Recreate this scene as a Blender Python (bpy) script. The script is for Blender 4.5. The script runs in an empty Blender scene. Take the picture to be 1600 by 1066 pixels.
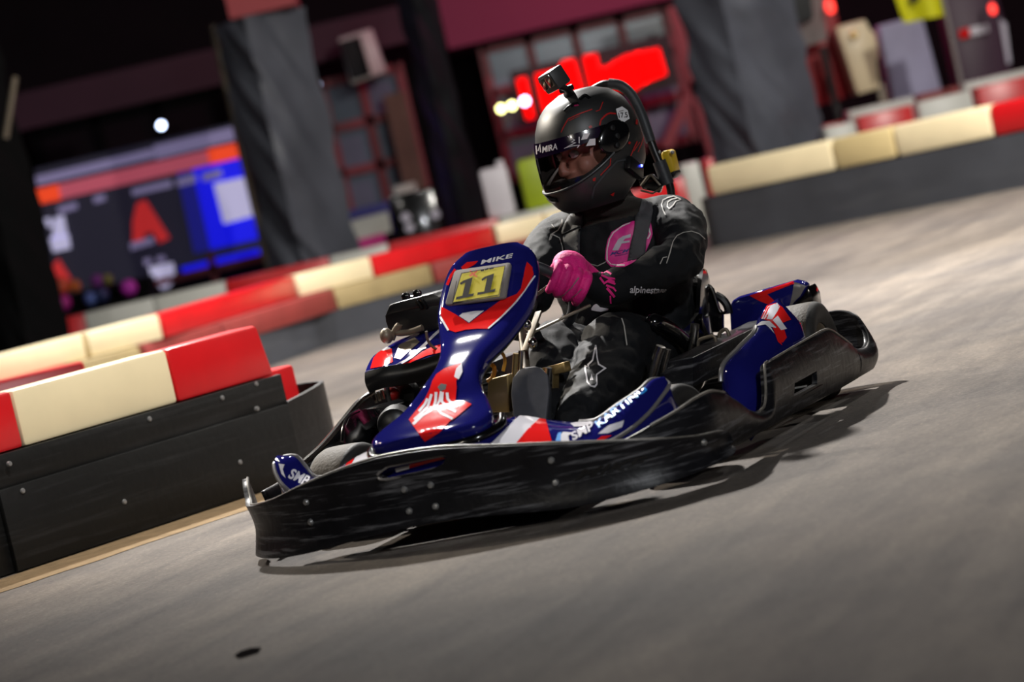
import bpy, bmesh, math, random
from mathutils import Vector, Matrix, noise
from mathutils.bvhtree import BVHTree
sc = bpy.context.scene
COL = sc.collection
rnd = random.Random(7)
PI = math.pi

# ------------------------------------------------------------------ materials
def lin(c):
    c = c / 255.0
    return c / 12.92 if c <= 0.04045 else ((c + 0.055) / 1.055) ** 2.4
def rgb(r, g, b): return (lin(r), lin(g), lin(b), 1)
def mat(name, col, rough=.5, metal=0, var=0, vscale=6, bump=0, bscale=150, coat=0, spec=.5,
        emit=0, stretch=(1, 1, 1), scratch=0, scol=(150, 150, 150), sscale=(3, 60, 60)):
    m = bpy.data.materials.new(name); m.use_nodes = True
    nt = m.node_tree; N = nt.nodes; L = nt.links
    b = N['Principled BSDF']
    c = rgb(*col)
    b.inputs['Base Color'].default_value = c
    b.inputs['Roughness'].default_value = rough
    b.inputs['Metallic'].default_value = metal
    b.inputs['Coat Weight'].default_value = coat
    b.inputs['Coat Roughness'].default_value = .06
    b.inputs['Specular IOR Level'].default_value = spec
    if emit:
        b.inputs['Emission Color'].default_value = c
        b.inputs['Emission Strength'].default_value = emit
    tc = N.new('ShaderNodeTexCoord'); mp = N.new('ShaderNodeMapping')
    mp.inputs['Scale'].default_value = stretch
    L.new(tc.outputs['Object'], mp.inputs['Vector'])
    cur = None
    if var:
        n = N.new('ShaderNodeTexNoise'); n.inputs['Scale'].default_value = vscale; n.inputs['Detail'].default_value = 5
        L.new(mp.outputs[0], n.inputs['Vector'])
        r = N.new('ShaderNodeValToRGB')
        r.color_ramp.elements[0].position = .3; r.color_ramp.elements[1].position = .7
        r.color_ramp.elements[0].color = tuple(v * (1 - var) for v in c[:3]) + (1,)
        r.color_ramp.elements[1].color = tuple(min(1, v * (1 + var)) for v in c[:3]) + (1,)
        L.new(n.outputs['Fac'], r.inputs[0]); cur = r.outputs[0]
        L.new(cur, b.inputs['Base Color'])
        if emit: L.new(cur, b.inputs['Emission Color'])
    if scratch:
        mp2 = N.new('ShaderNodeMapping'); mp2.inputs['Scale'].default_value = sscale
        L.new(tc.outputs['Object'], mp2.inputs['Vector'])
        n = N.new('ShaderNodeTexNoise'); n.inputs['Scale'].default_value = 1; n.inputs['Detail'].default_value = 6
        n.inputs['Roughness'].default_value = .65
        L.new(mp2.outputs[0], n.inputs['Vector'])
        r = N.new('ShaderNodeValToRGB'); r.color_ramp.elements[0].position = .53; r.color_ramp.elements[1].position = .68
        r.color_ramp.elements[1].color = (scratch,) * 3 + (1,)
        L.new(n.outputs['Fac'], r.inputs[0])
        mx = N.new('ShaderNodeMix'); mx.data_type = 'RGBA'
        L.new(r.outputs[0], mx.inputs['Factor'])
        if cur: L.new(cur, mx.inputs['A'])
        else: mx.inputs['A'].default_value = c
        mx.inputs['B'].default_value = rgb(*scol)
        L.new(mx.outputs['Result'], b.inputs['Base Color'])
    if bump:
        n = N.new('ShaderNodeTexNoise'); n.inputs['Scale'].default_value = bscale; n.inputs['Detail'].default_value = 4
        L.new(mp.outputs[0], n.inputs['Vector'])
        bp = N.new('ShaderNodeBump'); bp.inputs['Strength'].default_value = bump; bp.inputs['Distance'].default_value = .01
        L.new(n.outputs['Fac'], bp.inputs['Height']); L.new(bp.outputs[0], b.inputs['Normal'])
    return m

M = {}
M['worn_lit_edge'] = mat('worn_lit_plastic_edge', (104, 100, 94), .4, var=.4, vscale=40)  # pale tone holds both the wear and the bright edge highlight
M['blue'] = mat('navy_gloss_plastic', (24, 25, 98), .045, spec=.5)
M['red'] = mat('red_gloss_vinyl', (222, 32, 32), .06, spec=.4)
M['white'] = mat('white_gloss_vinyl', (226, 224, 232), .06, spec=.4)
M['cyan'] = mat('sky_blue_vinyl', (20, 140, 225), .3, coat=.4)
M['silver'] = mat('worn_glint_edge', (120, 117, 116), .3, metal=.2)  # grey of worn edges with their highlight put into the colour
M['bumper'] = mat('scuffed_black_plastic', (23, 23, 26), .36, var=.3, vscale=14, bump=.12, bscale=40,
                  scratch=.65, scol=(112, 112, 116), sscale=(5, 5, 85), spec=.16)
M['gloss_black'] = mat('gloss_black', (12, 12, 14), .16, coat=.5)
M['satin_black'] = mat('satin_black', (16, 16, 18), .38)
M['mark_black'] = mat('moulded_black_lettering', (7, 7, 8), .3)
M['rubber'] = mat('tyre_rubber', (34, 33, 33), .62, var=.2, vscale=20, bump=.1, bscale=90)
M['tread'] = mat('worn_tread_rubber', (54, 45, 33), .7, var=.2, vscale=30, bump=.2, bscale=120)
M['foam'] = mat('black_foam', (46, 48, 52), .5, bump=.1, bscale=200)
M['chrome'] = mat('chromed_tube', (190, 186, 180), .18, metal=1)
M['steel'] = mat('dull_steel', (112, 102, 88), .45, metal=.4)
M['warm_metal'] = mat('warm_lit_metal', (165, 140, 92), .38, metal=.8, var=.15, vscale=12)  # gold tone is warm light put into the colour of plain metal
M['bolt'] = mat('zinc_bolt', (150, 150, 150), .35, metal=.6)
M['yellow'] = mat('yellow_plate', (222, 206, 66), .7, var=.05, vscale=20, spec=.2)
M['plate_grey'] = mat('grey_plate_border', (128, 122, 120), .8, spec=.2)
M['ink'] = mat('dark_ink', (30, 28, 32), .7, spec=.2)
M['orange'] = mat('orange_ink', (230, 96, 40), .45)
M['suit'] = mat('charcoal_race_suit', (14, 16, 20), .72, var=.05, vscale=9, bump=.25, bscale=420, spec=.3)
M['suit_pipe'] = mat('pale_piping', (176, 172, 166), .6)
M['suit_white'] = mat('white_suit_print', (214, 210, 214), .6)
M['collar'] = mat('dark_brown_knit', (40, 35, 30), .85, bump=.3, bscale=300)
M['strap'] = mat('grey_webbing', (66, 66, 70), .6, bump=.3, bscale=600)
M['strap_dark'] = mat('black_webbing', (40, 42, 47), .6, bump=.3, bscale=600)
M['pink'] = mat('pink_patch', (214, 40, 140), .5)
M['glove_pink'] = mat('pink_glove_fabric', (232, 30, 132), .6, var=.12, vscale=50, bump=.3, bscale=260)
M['glove_dark'] = mat('dark_glove_palm', (60, 14, 36), .6)
M['navy_ink'] = mat('navy_ink', (34, 34, 120), .5)
M['grey_ink'] = mat('pale_grey_ink', (190, 186, 200), .5)
M['skin'] = mat('skin', (176, 120, 100), .5, var=.08, vscale=30)
M['brow'] = mat('dark_hair', (30, 20, 18), .7)
M['eye'] = mat('eye_white', (200, 196, 190), .25)
M['iris'] = mat('dark_iris', (30, 20, 14), .15)
M['helmet'] = mat('matte_black_helmet', (30, 30, 31), .46, spec=.7)
M['helmet_grey'] = mat('graphite_helmet_line', (52, 54, 58), .4)
M['helmet_red'] = mat('dark_red_helmet_line', (168, 26, 26), .4)
M['tint'] = mat('dark_violet_visor_strip', (22, 8, 34), .2, coat=.5)
M['sticker'] = mat('white_sticker', (222, 222, 226), .5)
M['lining'] = mat('helmet_lining', (22, 21, 22), .9)
M['led_blue'] = mat('blue_led', (70, 80, 255), .4, emit=14)
M['lens'] = mat('camera_lens_glass', (60, 54, 48), .08, coat=1)
M['cam_body'] = mat('camera_body', (40, 41, 43), .5)
M['tag_yellow'] = mat('yellow_beacon', (206, 170, 30), .45)
M['shoe'] = mat('shoe_leather', (46, 48, 54), .6)
M['sole'] = mat('shoe_sole', (78, 78, 84), .65, var=.12, vscale=40)
M['cable'] = mat('yellow_cable', (180, 130, 40), .5)

def glass(name, col, rough=.02):
    m = bpy.data.materials.new(name); m.use_nodes = True
    nt = m.node_tree; N = nt.nodes; L = nt.links
    N.remove(N['Principled BSDF'])
    t = N.new('ShaderNodeBsdfTransparent'); t.inputs[0].default_value = rgb(*col)
    g = N.new('ShaderNodeBsdfGlossy'); g.inputs['Roughness'].default_value = rough
    f = N.new('ShaderNodeFresnel'); f.inputs[0].default_value = 1.45
    mx = N.new('ShaderNodeMixShader')
    L.new(f.outputs[0], mx.inputs[0]); L.new(t.outputs[0], mx.inputs[1]); L.new(g.outputs[0], mx.inputs[2])
    L.new(mx.outputs[0], N['Material Output'].inputs['Surface'])
    return m
M['visor'] = glass('clear_visor', (236, 232, 236))

# ------------------------------------------------------------------ helpers
def tag(o, label=None, cat=None, group=None, kind=None):
    if label: o['label'] = label
    if cat: o['category'] = cat
    if group: o['group'] = group
    if kind: o['kind'] = kind
    return o
def empty(name, loc, rz=0, label=None, cat=None, group=None):
    o = bpy.data.objects.new(name, None); COL.objects.link(o)
    o.location = loc; o.rotation_euler = (0, 0, rz); o.empty_display_size = .1
    return tag(o, label, cat, group)
OFF = {}          # local origin of each thing in the frame its parts are drawn in
def obj(name, data, material, parent=None, smooth=True, bevel=0, sub=0, angle=40):
    """links ONE mesh object; data = (verts, faces); all modifiers are applied at once"""
    v, f = data
    if parent is not None and parent.name in OFF:
        o_ = OFF[parent.name]; v = [Vector(p) - o_ for p in v]
    me = bpy.data.meshes.new(name); me.from_pydata([tuple(p) for p in v], [], f); me.validate()
    bm = bmesh.new(); bm.from_mesh(me); bmesh.ops.recalc_face_normals(bm, faces=bm.faces); bm.to_mesh(me); bm.free()
    ms = material if isinstance(material, (list, tuple)) else [material]
    for m in ms: me.materials.append(m)
    o = bpy.data.objects.new(name, me); COL.objects.link(o)
    if parent is not None:
        o.parent = parent
        if parent.name in OFF: OFF[o.name] = OFF[parent.name]
    if bevel:
        b = o.modifiers.new('b', 'BEVEL'); b.width = bevel; b.segments = 2; b.limit_method = 'ANGLE'; b.angle_limit = math.radians(35)
    if sub:
        s = o.modifiers.new('s', 'SUBSURF'); s.levels = sub; s.render_levels = sub
    if o.modifiers: apply(o)
    shade(o, smooth, angle)
    return o
def shade(o, smooth=True, angle=40):
    me = o.data
    for p in me.polygons: p.use_smooth = smooth
    if smooth:
        ca = math.cos(math.radians(angle))
        bm = bmesh.new(); bm.from_mesh(me)
        for e in bm.edges:
            e.smooth = not (len(e.link_faces) == 2 and e.link_faces[0].normal.dot(e.link_faces[1].normal) < ca)
        bm.to_mesh(me); bm.free()
def apply(o):
    bpy.context.view_layer.update()
    dg = bpy.context.evaluated_depsgraph_get()
    me = bpy.data.meshes.new_from_object(o.evaluated_get(dg))
    old = o.data; nm = old.name
    o.modifiers.clear(); o.data = me
    bpy.data.meshes.remove(old); me.name = nm
def merge(*ds):
    V = []; F = []
    for v, f in ds:
        n = len(V); V += [Vector(p) for p in v]; F += [[i + n for i in q] for q in f]
    return V, F
def xf(d, m): return [m @ Vector(p) for p in d[0]], d[1]
def cat(P, n=6, closed=False):
    P = [Vector(p) for p in P]; out = []; k = len(P)
    rng = range(k if closed else k - 1)
    for i in rng:
        if closed: a, b, c, d = P[(i - 1) % k], P[i], P[(i + 1) % k], P[(i + 2) % k]
        else: a, b, c, d = P[max(i - 1, 0)], P[i], P[i + 1], P[min(i + 2, k - 1)]
        for s in range(n):
            t = s / n
            out.append(.5 * ((2 * b) + (c - a) * t + (2 * a - 5 * b + 4 * c - d) * t * t + (3 * b - a - 3 * c + d) * t ** 3))
    if not closed: out.append(P[-1])
    return out
def catf(xs, n=6):
    return [p.x for p in cat([Vector((x, 0, 0)) for x in xs], n)]
def loft(rings, cap=True, wrap=True):
    V = []; F = []; n = len(rings[0])
    for r in rings: V += [Vector(p) for p in r]
    for i in range(len(rings) - 1):
        for j in range(n if wrap else n - 1):
            k = (j + 1) % n
            F.append([i * n + j, i * n + k, (i + 1) * n + k, (i + 1) * n + j])
    if cap:
        F.append(list(range(n))[::-1]); F.append([(len(rings) - 1) * n + j for j in range(n)])
    return V, F
def frames(P, closed=False):
    out = []; up = None; k = len(P)
    for i in range(k):
        if closed: t = P[(i + 1) % k] - P[i - 1]
        else: t = P[min(i + 1, k - 1)] - P[max(i - 1, 0)]
        t.normalize()
        if up is None:
            up = Vector((0, 0, 1)) if abs(t.z) < .9 else Vector((1, 0, 0))
        s = t.cross(up); s.normalize(); up = s.cross(t); up.normalize()
        out.append((t, s, up.copy()))
    return out
def tube(P, r, n=10, sm=5, closed=False, cap=True):
    P = cat(P, sm, closed) if sm else [Vector(p) for p in P]
    k = len(P)
    if isinstance(r, (list, tuple)): rr = catf(r, sm) if sm else r
    else: rr = [r] * k
    fr = frames(P, closed); rings = []
    for p, (t, s, u), q in zip(P, fr, rr):
        rings.append([p + q * (math.cos(a) * s + math.sin(a) * u) for a in [2 * PI * j / n for j in range(n)]])
    if closed:
        V, F = loft(rings, cap=False)
        m = len(rings)
        F += [[(m - 1) * n + j, (m - 1) * n + (j + 1) % n, (j + 1) % n, j] for j in range(n)]
        return V, F
    return loft(rings, cap)
def capsule(P, r, n=14, sm=4):
    """tapered limb with rounded ends"""
    P = cat(P, sm); rr = catf(r, sm); fr = frames(P); rings = []
    def ring(p, s, u, q): return [p + q * (math.cos(a) * s + math.sin(a) * u) for a in [2 * PI * j / n for j in range(n)]]
    t, s, u = fr[0]
    for a in (80, 55, 30): rings.append(ring(P[0] - t * rr[0] * math.sin(math.radians(a)), s, u, rr[0] * math.cos(math.radians(a))))
    for p, (t, s, u), q in zip(P, fr, rr): rings.append(ring(p, s, u, q))
    for a in (30, 55, 80): rings.append(ring(P[-1] + t * rr[-1] * math.sin(math.radians(a)), s, u, rr[-1] * math.cos(math.radians(a))))
    return loft(rings)
def box(c, s, rot=None):
    x, y, z = [v / 2 for v in s]
    V = [Vector((a * x, b * y, d * z)) for a in (-1, 1) for b in (-1, 1) for d in (-1, 1)]
    F = [[0, 1, 3, 2], [4, 6, 7, 5], [0, 4, 5, 1], [2, 3, 7, 6], [0, 2, 6, 4], [1, 5, 7, 3]]
    if rot is not None: V = [rot @ v for v in V]
    return [v + Vector(c) for v in V], F
def bar(a, b, w, h):
    a = Vector(a); b = Vector(b); t = (b - a).normalized()
    s = t.cross(Vector((0, 0, 1))); s = s.normalized() if s.length > .01 else Vector((0, 1, 0)); u = s.cross(t)
    r = [[p + s * w / 2 * i + u * h / 2 * j for i, j in ((-1, -1), (1, -1), (1, 1), (-1, 1))] for p in (a, b)]
    return loft(r)
def prism(poly, vec):
    vec = Vector(vec); n = len(poly)
    return loft([[Vector(p) for p in poly], [Vector(p) + vec for p in poly]])
def ell(c, r, n=20, m=12, rot=None):
    rings = []
    for i in range(1, m):
        th = PI * i / m
        rings.append([Vector((r[0] * math.sin(th) * math.cos(a), r[1] * math.sin(th) * math.sin(a), r[2] * math.cos(th))) for a in [2 * PI * j / n for j in range(n)]])
    V, F = loft(rings)
    if rot is not None: V = [rot @ v for v in V]
    return [v + Vector(c) for v in V], F
def lathe(prof, n=40, axis='y', c=(0, 0, 0), rz=0):
    rings = []
    for r, h in prof:
        if axis == 'y': rings.append([Vector((r * math.cos(a), h, r * math.sin(a))) for a in [2 * PI * j / n for j in range(n)]])
        elif axis == 'x': rings.append([Vector((h, r * math.cos(a), r * math.sin(a))) for a in [2 * PI * j / n for j in range(n)]])
        else: rings.append([Vector((r * math.cos(a), r * math.sin(a), h)) for a in [2 * PI * j / n for j in range(n)]])
    V, F = loft(rings)
    R = Matrix.Rotation(rz, 3, 'Z')
    return [R @ v + Vector(c) for v in V], F
def strip(st, th, out=1, bulge=.012, rows=8, n=5, smooth=True):
    """plate standing on edge along a plan path; st = (x, y, ztop, zbottom)"""
    if smooth:
        P = cat([Vector((a, b, 0)) for a, b, c, d in st], n)
    else:
        P = []
        for i in range(len(st) - 1):
            for k in range(n): P.append(Vector(st[i][:2] + (0,)).lerp(Vector(st[i + 1][:2] + (0,)), k / n))
        P.append(Vector(st[-1][:2] + (0,)))
    zt = []; zb = []
    for i in range(len(st) - 1):
        for k in range(n):
            zt.append(st[i][2] + (st[i + 1][2] - st[i][2]) * k / n); zb.append(st[i][3] + (st[i + 1][3] - st[i][3]) * k / n)
    zt.append(st[-1][2]); zb.append(st[-1][3])
    for arr in (zt, zb):
        for _ in range(2):
            if smooth: arr[1:-1] = [(arr[i - 1] + 2 * arr[i] + arr[i + 1]) / 4 for i in range(1, len(arr) - 1)]
    rings = []
    for i, p in enumerate(P):
        t = (P[min(i + 1, len(P) - 1)] - P[max(i - 1, 0)]).normalized()
        nn = Vector((t.y, -t.x, 0)) * out
        o = []; q = []
        for k in range(rows + 1):
            f = k / rows; z = zb[i] + (zt[i] - zb[i]) * f
            b = bulge * math.sin(PI * f) - .004 * (1 - f)
            o.append(p + nn * b + Vector((0, 0, z))); q.append(p + nn * (b - th) + Vector((0, 0, z)))
        rings.append(o + q[::-1])
    return loft(rings)

# ---- graphics laid on a finished surface and merged into that part's own mesh
BV = {}
LAYER = {}
def bvh(o):
    if o.name not in BV:
        off = OFF.get(o.name, Vector())
        me = o.data
        BV[o.name] = BVHTree.FromPolygons([v.co + off for v in me.vertices], [tuple(p.vertices) for p in me.polygons])
    return BV[o.name]
def lay(o, verts, tris, d, material, off=.0016, e=.014, thick=0, jump=.035, one=False):
    LAYER[o.name] = LAYER.get(o.name, 0) + 1; off = off + .00012 * LAYER[o.name]
    tree = bvh(o); d = Vector(d).normalized()
    bm = bmesh.new()
    vs = [bm.verts.new(v) for v in verts]
    for t in tris:
        try: bm.faces.new([vs[i] for i in t])
        except ValueError: pass
    bm.normal_update()
    bmesh.ops.triangulate(bm, faces=bm.faces[:])
    for _ in range(7):
        long = [x for x in bm.edges if x.calc_length() > e]
        if not long: break
        bmesh.ops.subdivide_edges(bm, edges=long, cuts=1, use_grid_fill=False)
        bmesh.ops.triangulate(bm, faces=bm.faces[:])
    def probe():
        ks = {}; bad = []
        for v in bm.verts:
            h = tree.ray_cast(v.co - d * 1.5, d)
            ks[v] = None if h[0] is None else ((h[0] - v.co).dot(d), h)
        for f in bm.faces:
            q = [ks[v] for v in f.verts]
            if any(x is None for x in q): bad.append(f); continue
            ds = [x[0] for x in q]
            if max(ds) - min(ds) > jump: bad.append(f)
        return ks, bad
    ks, bad = probe()
    for lev in range(3):
        sel = set()
        for f in bad:
            if all(ks[v] is None for v in f.verts): continue
            for x in f.edges:
                if x.calc_length() > .0022: sel.add(x)
        if not sel: break
        bmesh.ops.subdivide_edges(bm, edges=list(sel), cuts=1, use_grid_fill=False)
        bmesh.ops.triangulate(bm, faces=bm.faces[:])
        ks, bad = probe()
    for v in bm.verts:
        if ks[v] is None: continue
        h = ks[v][1]; nrm = h[1]
        if nrm.dot(d) > 0: nrm = -nrm
        v.co = h[0] + (nrm * .6 - d * .4).normalized() * off
    bmesh.ops.delete(bm, geom=bad, context='FACES')
    if one and bm.faces:
        seen = set(); best = []
        for f in bm.faces:
            if f in seen: continue
            isl = []; st = [f]; seen.add(f)
            while st:
                g = st.pop(); isl.append(g)
                for x in g.edges:
                    for h in x.link_faces:
                        if h not in seen: seen.add(h); st.append(h)
            if len(isl) > len(best): best = isl
        bs = set(best)
        bmesh.ops.delete(bm, geom=[f for f in bm.faces if f not in bs], context='FACES')
    loose = [v for v in bm.verts if not v.link_faces]
    bmesh.ops.delete(bm, geom=loose, context='VERTS')
    for f in bm.faces:
        f.normal_update()
        if f.normal.dot(d) > 0: f.normal_flip()
    if thick:
        top = bm.faces[:]
        r = bmesh.ops.solidify(bm, geom=top, thickness=-thick)
    me = o.data; lo = OFF.get(o.name, Vector())
    if material.name not in [m.name for m in me.materials]: me.materials.append(material)
    mi = [m.name for m in me.materials].index(material.name)
    base = bmesh.new(); base.from_mesh(me)
    mp = {}
    for v in bm.verts: mp[v] = base.verts.new(v.co - lo)
    for f in bm.faces:
        try:
            g = base.faces.new([mp[v] for v in f.verts]); g.material_index = mi; g.smooth = True
        except ValueError: pass
    base.to_mesh(me); base.free(); bm.free()
def decal(o, pd, material, off=.0016, **kw):
    pts, d = pd[0], pd[1]; n = len(pts) // 2
    faces = [list(range(len(pts)))] if len(pd) == 2 else [[i, i + 1, n + i + 1, n + i] for i in range(n - 1)]
    lay(o, [Vector(p) for p in pts], faces, d, material, off, **kw)
_tc = {}
def textmesh(s, offset=0, shear=0):
    k = (s, offset, shear)
    if k in _tc: return _tc[k]
    cu = bpy.data.curves.new('t', 'FONT'); cu.body = s; cu.offset = offset; cu.shear = shear; cu.resolution_u = 3
    ob = bpy.data.objects.new('t', cu); COL.objects.link(ob)
    bpy.context.view_layer.update()
    me = ob.to_mesh()
    V = [v.co.copy() for v in me.vertices]; F = [list(p.vertices) for p in me.polygons]
    ob.to_mesh_clear(); bpy.data.objects.remove(ob); bpy.data.curves.remove(cu)
    x0 = min(v.x for v in V); x1 = max(v.x for v in V); y0 = min(v.y for v in V); y1 = max(v.y for v in V)
    V = [((v.x - x0) / (x1 - x0), (v.y - y0) / (y1 - y0)) for v in V]
    _tc[k] = (V, F)
    return _tc[k]
def lettering(o, s, fr, material, off=.002, bold=0, shear=0, e=.008, grow=0):
    O_, X, Y, d = [Vector(a) for a in fr]
    V, F = textmesh(s, bold, shear)
    pts = [O_ + X * (-grow + u * (1 + 2 * grow)) + Y * (-grow * 4 + v * (1 + 8 * grow)) for u, v in V]
    lay(o, pts, F, d, material, off, e=e)
def cut(o, data):
    """subtracts a prism from a finished part"""
    c = bpy.data.meshes.new('c')
    lo = OFF.get(o.name, Vector())
    c.from_pydata([tuple(Vector(p) - lo) for p in data[0]], [], data[1])
    bm = bmesh.new(); bm.from_mesh(c); bmesh.ops.recalc_face_normals(bm, faces=bm.faces); bm.to_mesh(c); bm.free()
    co = bpy.data.objects.new('c', c); COL.objects.link(co)
    co.parent = o.parent
    m = o.modifiers.new('x', 'BOOLEAN'); m.object = co; m.operation = 'DIFFERENCE'; m.solver = 'EXACT'
    apply(o); bpy.data.objects.remove(co); bpy.data.meshes.remove(c); shade(o)
def voxel(ds, name, material, parent, size, smooth=6, folds=None):
    o = obj(name, merge(*ds), material, parent)
    m = o.modifiers.new('r', 'REMESH'); m.mode = 'VOXEL'; m.voxel_size = size; m.use_smooth_shade = True
    s = o.modifiers.new('s', 'SMOOTH'); s.factor = .5; s.iterations = smooth
    apply(o)
    if folds:
        me = o.data; lo = OFF.get(o.name, Vector())
        ns = [v.normal.copy() for v in me.vertices]
        for v, n_ in zip(me.vertices, ns):
            v.co = v.co + n_ * folds(v.co + lo)
    me = o.data
    if not me.materials:
        me.materials.append(material if not isinstance(material, list) else material[0])
    for p in me.polygons: p.use_smooth = True
    return o
# ------------------------------------------------------------------ the hall
def floor_mat():
    m = bpy.data.materials.new('worn_asphalt'); m.use_nodes = True
    nt = m.node_tree; N = nt.nodes; L = nt.links; b = N['Principled BSDF']
    tc = N.new('ShaderNodeTexCoord')
    def noise_(scale, detail, st=None, rot=0, rough=.5):
        mp = N.new('ShaderNodeMapping'); mp.vector_type = 'TEXTURE'
        if st: mp.inputs['Scale'].default_value = st
        mp.inputs['Rotation'].default_value = (0, 0, rot)
        L.new(tc.outputs['Object'], mp.inputs[0])
        n = N.new('ShaderNodeTexNoise'); n.inputs['Scale'].default_value = scale; n.inputs['Detail'].default_value = detail; n.inputs['Roughness'].default_value = rough
        L.new(mp.outputs[0], n.inputs['Vector']); return n.outputs['Fac']
    def ramp(src, p0, p1, c0, c1):
        r = N.new('ShaderNodeValToRGB'); r.color_ramp.elements[0].position = p0; r.color_ramp.elements[1].position = p1
        r.color_ramp.elements[0].color = c0; r.color_ramp.elements[1].color = c1
        L.new(src, r.inputs[0]); return r.outputs[0]
    def mul(a, b_, f=1):
        x = N.new('ShaderNodeMix'); x.data_type = 'RGBA'; x.blend_type = 'MULTIPLY'; x.inputs['Factor'].default_value = f
        L.new(a, x.inputs['A']); L.new(b_, x.inputs['B']); return x.outputs['Result']
    base = ramp(noise_(1.1, 4), .35, .68, rgb(100, 94, 90), rgb(120, 111, 102))
    grit = ramp(noise_(60, 6, rough=.75), .3, .7, (.6, .6, .61, 1), (1.2, 1.2, 1.18, 1))
    blot = ramp(noise_(7, 5, (1.6, .8, 1), math.radians(67), .6), .32, .62, (.78, .78, .79, 1), (1.06, 1.06, 1.05, 1))
    speck = ramp(noise_(120, 2), .68, .74, (1, 1, 1, 1), (2.2, 2.0, 1.6, 1))
    skid = ramp(noise_(1.0, 3, (3.4, .34, 1), math.radians(64)), .40, .56, (.76, .76, .78, 1), (1, 1, 1, 1))
    skid2 = ramp(noise_(1.0, 2, (3.0, .16, 1), math.radians(71)), .36, .45, (.82, .82, .84, 1), (1, 1, 1, 1))
    c = mul(mul(mul(mul(mul(base, grit), speck), skid), skid2), blot)
    L.new(c, b.inputs['Base Color'])
    b.inputs['Roughness'].default_value = .8; b.inputs['Specular IOR Level'].default_value = .18
    bp = N.new('ShaderNodeBump'); bp.inputs['Strength'].default_value = .5; bp.inputs['Distance'].default_value = .004
    L.new(noise_(110, 5, rough=.7), bp.inputs['Height']); L.new(bp.outputs[0], b.inputs['Normal'])
    return m
FM = floor_mat()
fl = obj('floor', ([(-16, -3, 0), (16, -3, 0), (16, 36, 0), (-16, 36, 0)], [[0, 1, 2, 3]]), FM); fl['kind'] = 'structure'
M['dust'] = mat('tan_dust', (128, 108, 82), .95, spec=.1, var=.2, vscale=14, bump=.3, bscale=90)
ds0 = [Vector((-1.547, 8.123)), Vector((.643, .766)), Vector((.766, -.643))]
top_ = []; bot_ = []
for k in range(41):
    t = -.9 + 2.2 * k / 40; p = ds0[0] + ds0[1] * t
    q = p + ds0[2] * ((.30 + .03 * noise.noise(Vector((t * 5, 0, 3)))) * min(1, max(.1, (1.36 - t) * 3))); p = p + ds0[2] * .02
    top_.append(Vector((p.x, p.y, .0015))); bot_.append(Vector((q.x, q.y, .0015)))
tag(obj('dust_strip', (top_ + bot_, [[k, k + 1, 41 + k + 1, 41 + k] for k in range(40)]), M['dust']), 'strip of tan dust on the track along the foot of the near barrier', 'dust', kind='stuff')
M['stain'] = mat('dark_oil_stain', (24, 22, 22), .95, spec=0)
sp = obj('floor_stain', ([Vector(p) + Vector((0, 0, .002)) for p in [(-0.658,5.574,0),(-0.649,5.615,0),(-0.629,5.626,0),(-0.606,5.601,0),(-0.608,5.542,0),(-0.629,5.527,0),(-0.644,5.525,0)]], [list(range(7))]), M['stain'])
tag(sp, 'small dark oil stain on the track at lower left', 'stain')
M['wall'] = mat('dark_wall', (20, 11, 17), .9, var=.2, vscale=2, spec=.2)
M['wall_dark'] = mat('black_ceiling', (9, 9, 10), .95, spec=.1)
M['beam'] = mat('plum_beam', (60, 20, 40), .7, var=.12, vscale=2)
w_ = obj('wall_back', box((0, 31.1, 3.1), (32, .2, 6.2)), M['wall']); w_['kind'] = 'structure'
for nm, x in (('wall_left', -16), ('wall_right', 16)):
    w_ = obj(nm, box((x, 16.5, 3.1), (.2, 39, 6.2)), M['wall']); w_['kind'] = 'structure'
w_ = obj('ceiling', box((0, 16.5, 6.25), (32, 39, .1)), M['wall_dark']); w_['kind'] = 'structure'

# track barriers: plastic blocks over black plank boards
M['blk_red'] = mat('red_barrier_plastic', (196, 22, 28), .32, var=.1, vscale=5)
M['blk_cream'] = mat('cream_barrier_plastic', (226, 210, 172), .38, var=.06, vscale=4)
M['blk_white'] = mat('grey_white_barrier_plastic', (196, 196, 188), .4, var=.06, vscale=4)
M['blk_tan'] = mat('shaded_tan_plastic', (150, 132, 92), .6, var=.12, vscale=6)  # duller tan: shade on the lower tier put into the colour
M['blk_dull'] = mat('shaded_red_plastic', (132, 48, 44), .6, var=.12, vscale=6)  # darker red with the lower tier's shade painted in
M['board'] = mat('black_plank', (9, 9, 9), .5, var=.25, vscale=5, bump=.15, bscale=30, scratch=.4, scol=(44, 44, 45), sscale=(2, 2, 45), spec=.35)
M['board_grey'] = mat('grey_black_plank', (54, 56, 62), .6, var=.15, vscale=4, scratch=.2, scol=(100, 100, 100), sscale=(1, 1, 16))
def along(a, b, z0, z1, depth, side=1, taper=0):
    a = Vector((a[0], a[1], 0)); b = Vector((b[0], b[1], 0)); t = (b - a).normalized(); n_ = Vector((-t.y, t.x, 0)) * side
    r = []
    for z, k in ((z0, 0), (z1, taper)):
        r.append([a + Vector((0, 0, z)), b - t * k + Vector((0, 0, z)), b - t * k + n_ * depth + Vector((0, 0, z)), a + n_ * depth + Vector((0, 0, z))])
    return loft(r)
def block(a, b, z0, z1, depth, material, label, group, taper=0, bevel=.012):
    o = obj('barrier_block', along(a, b, z0, z1, depth, 1, taper), material, bevel=bevel)
    return tag(o, label, 'barrier block', group)
NA = Vector((-1.547, 8.123)); NE = Vector((.643, .766)); NN = Vector((-.766, .643))
def np_(s, back=0): q = NA + NE * s + NN * back; return (q.x, q.y)
tag(obj('barrier_board', along(np_(-.9, .0), np_(1.275, .0), .236, .335, .02), M['board'], bevel=.003), 'upper black plank of the near left barrier, just under its red and cream blocks', 'barrier board')
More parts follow.
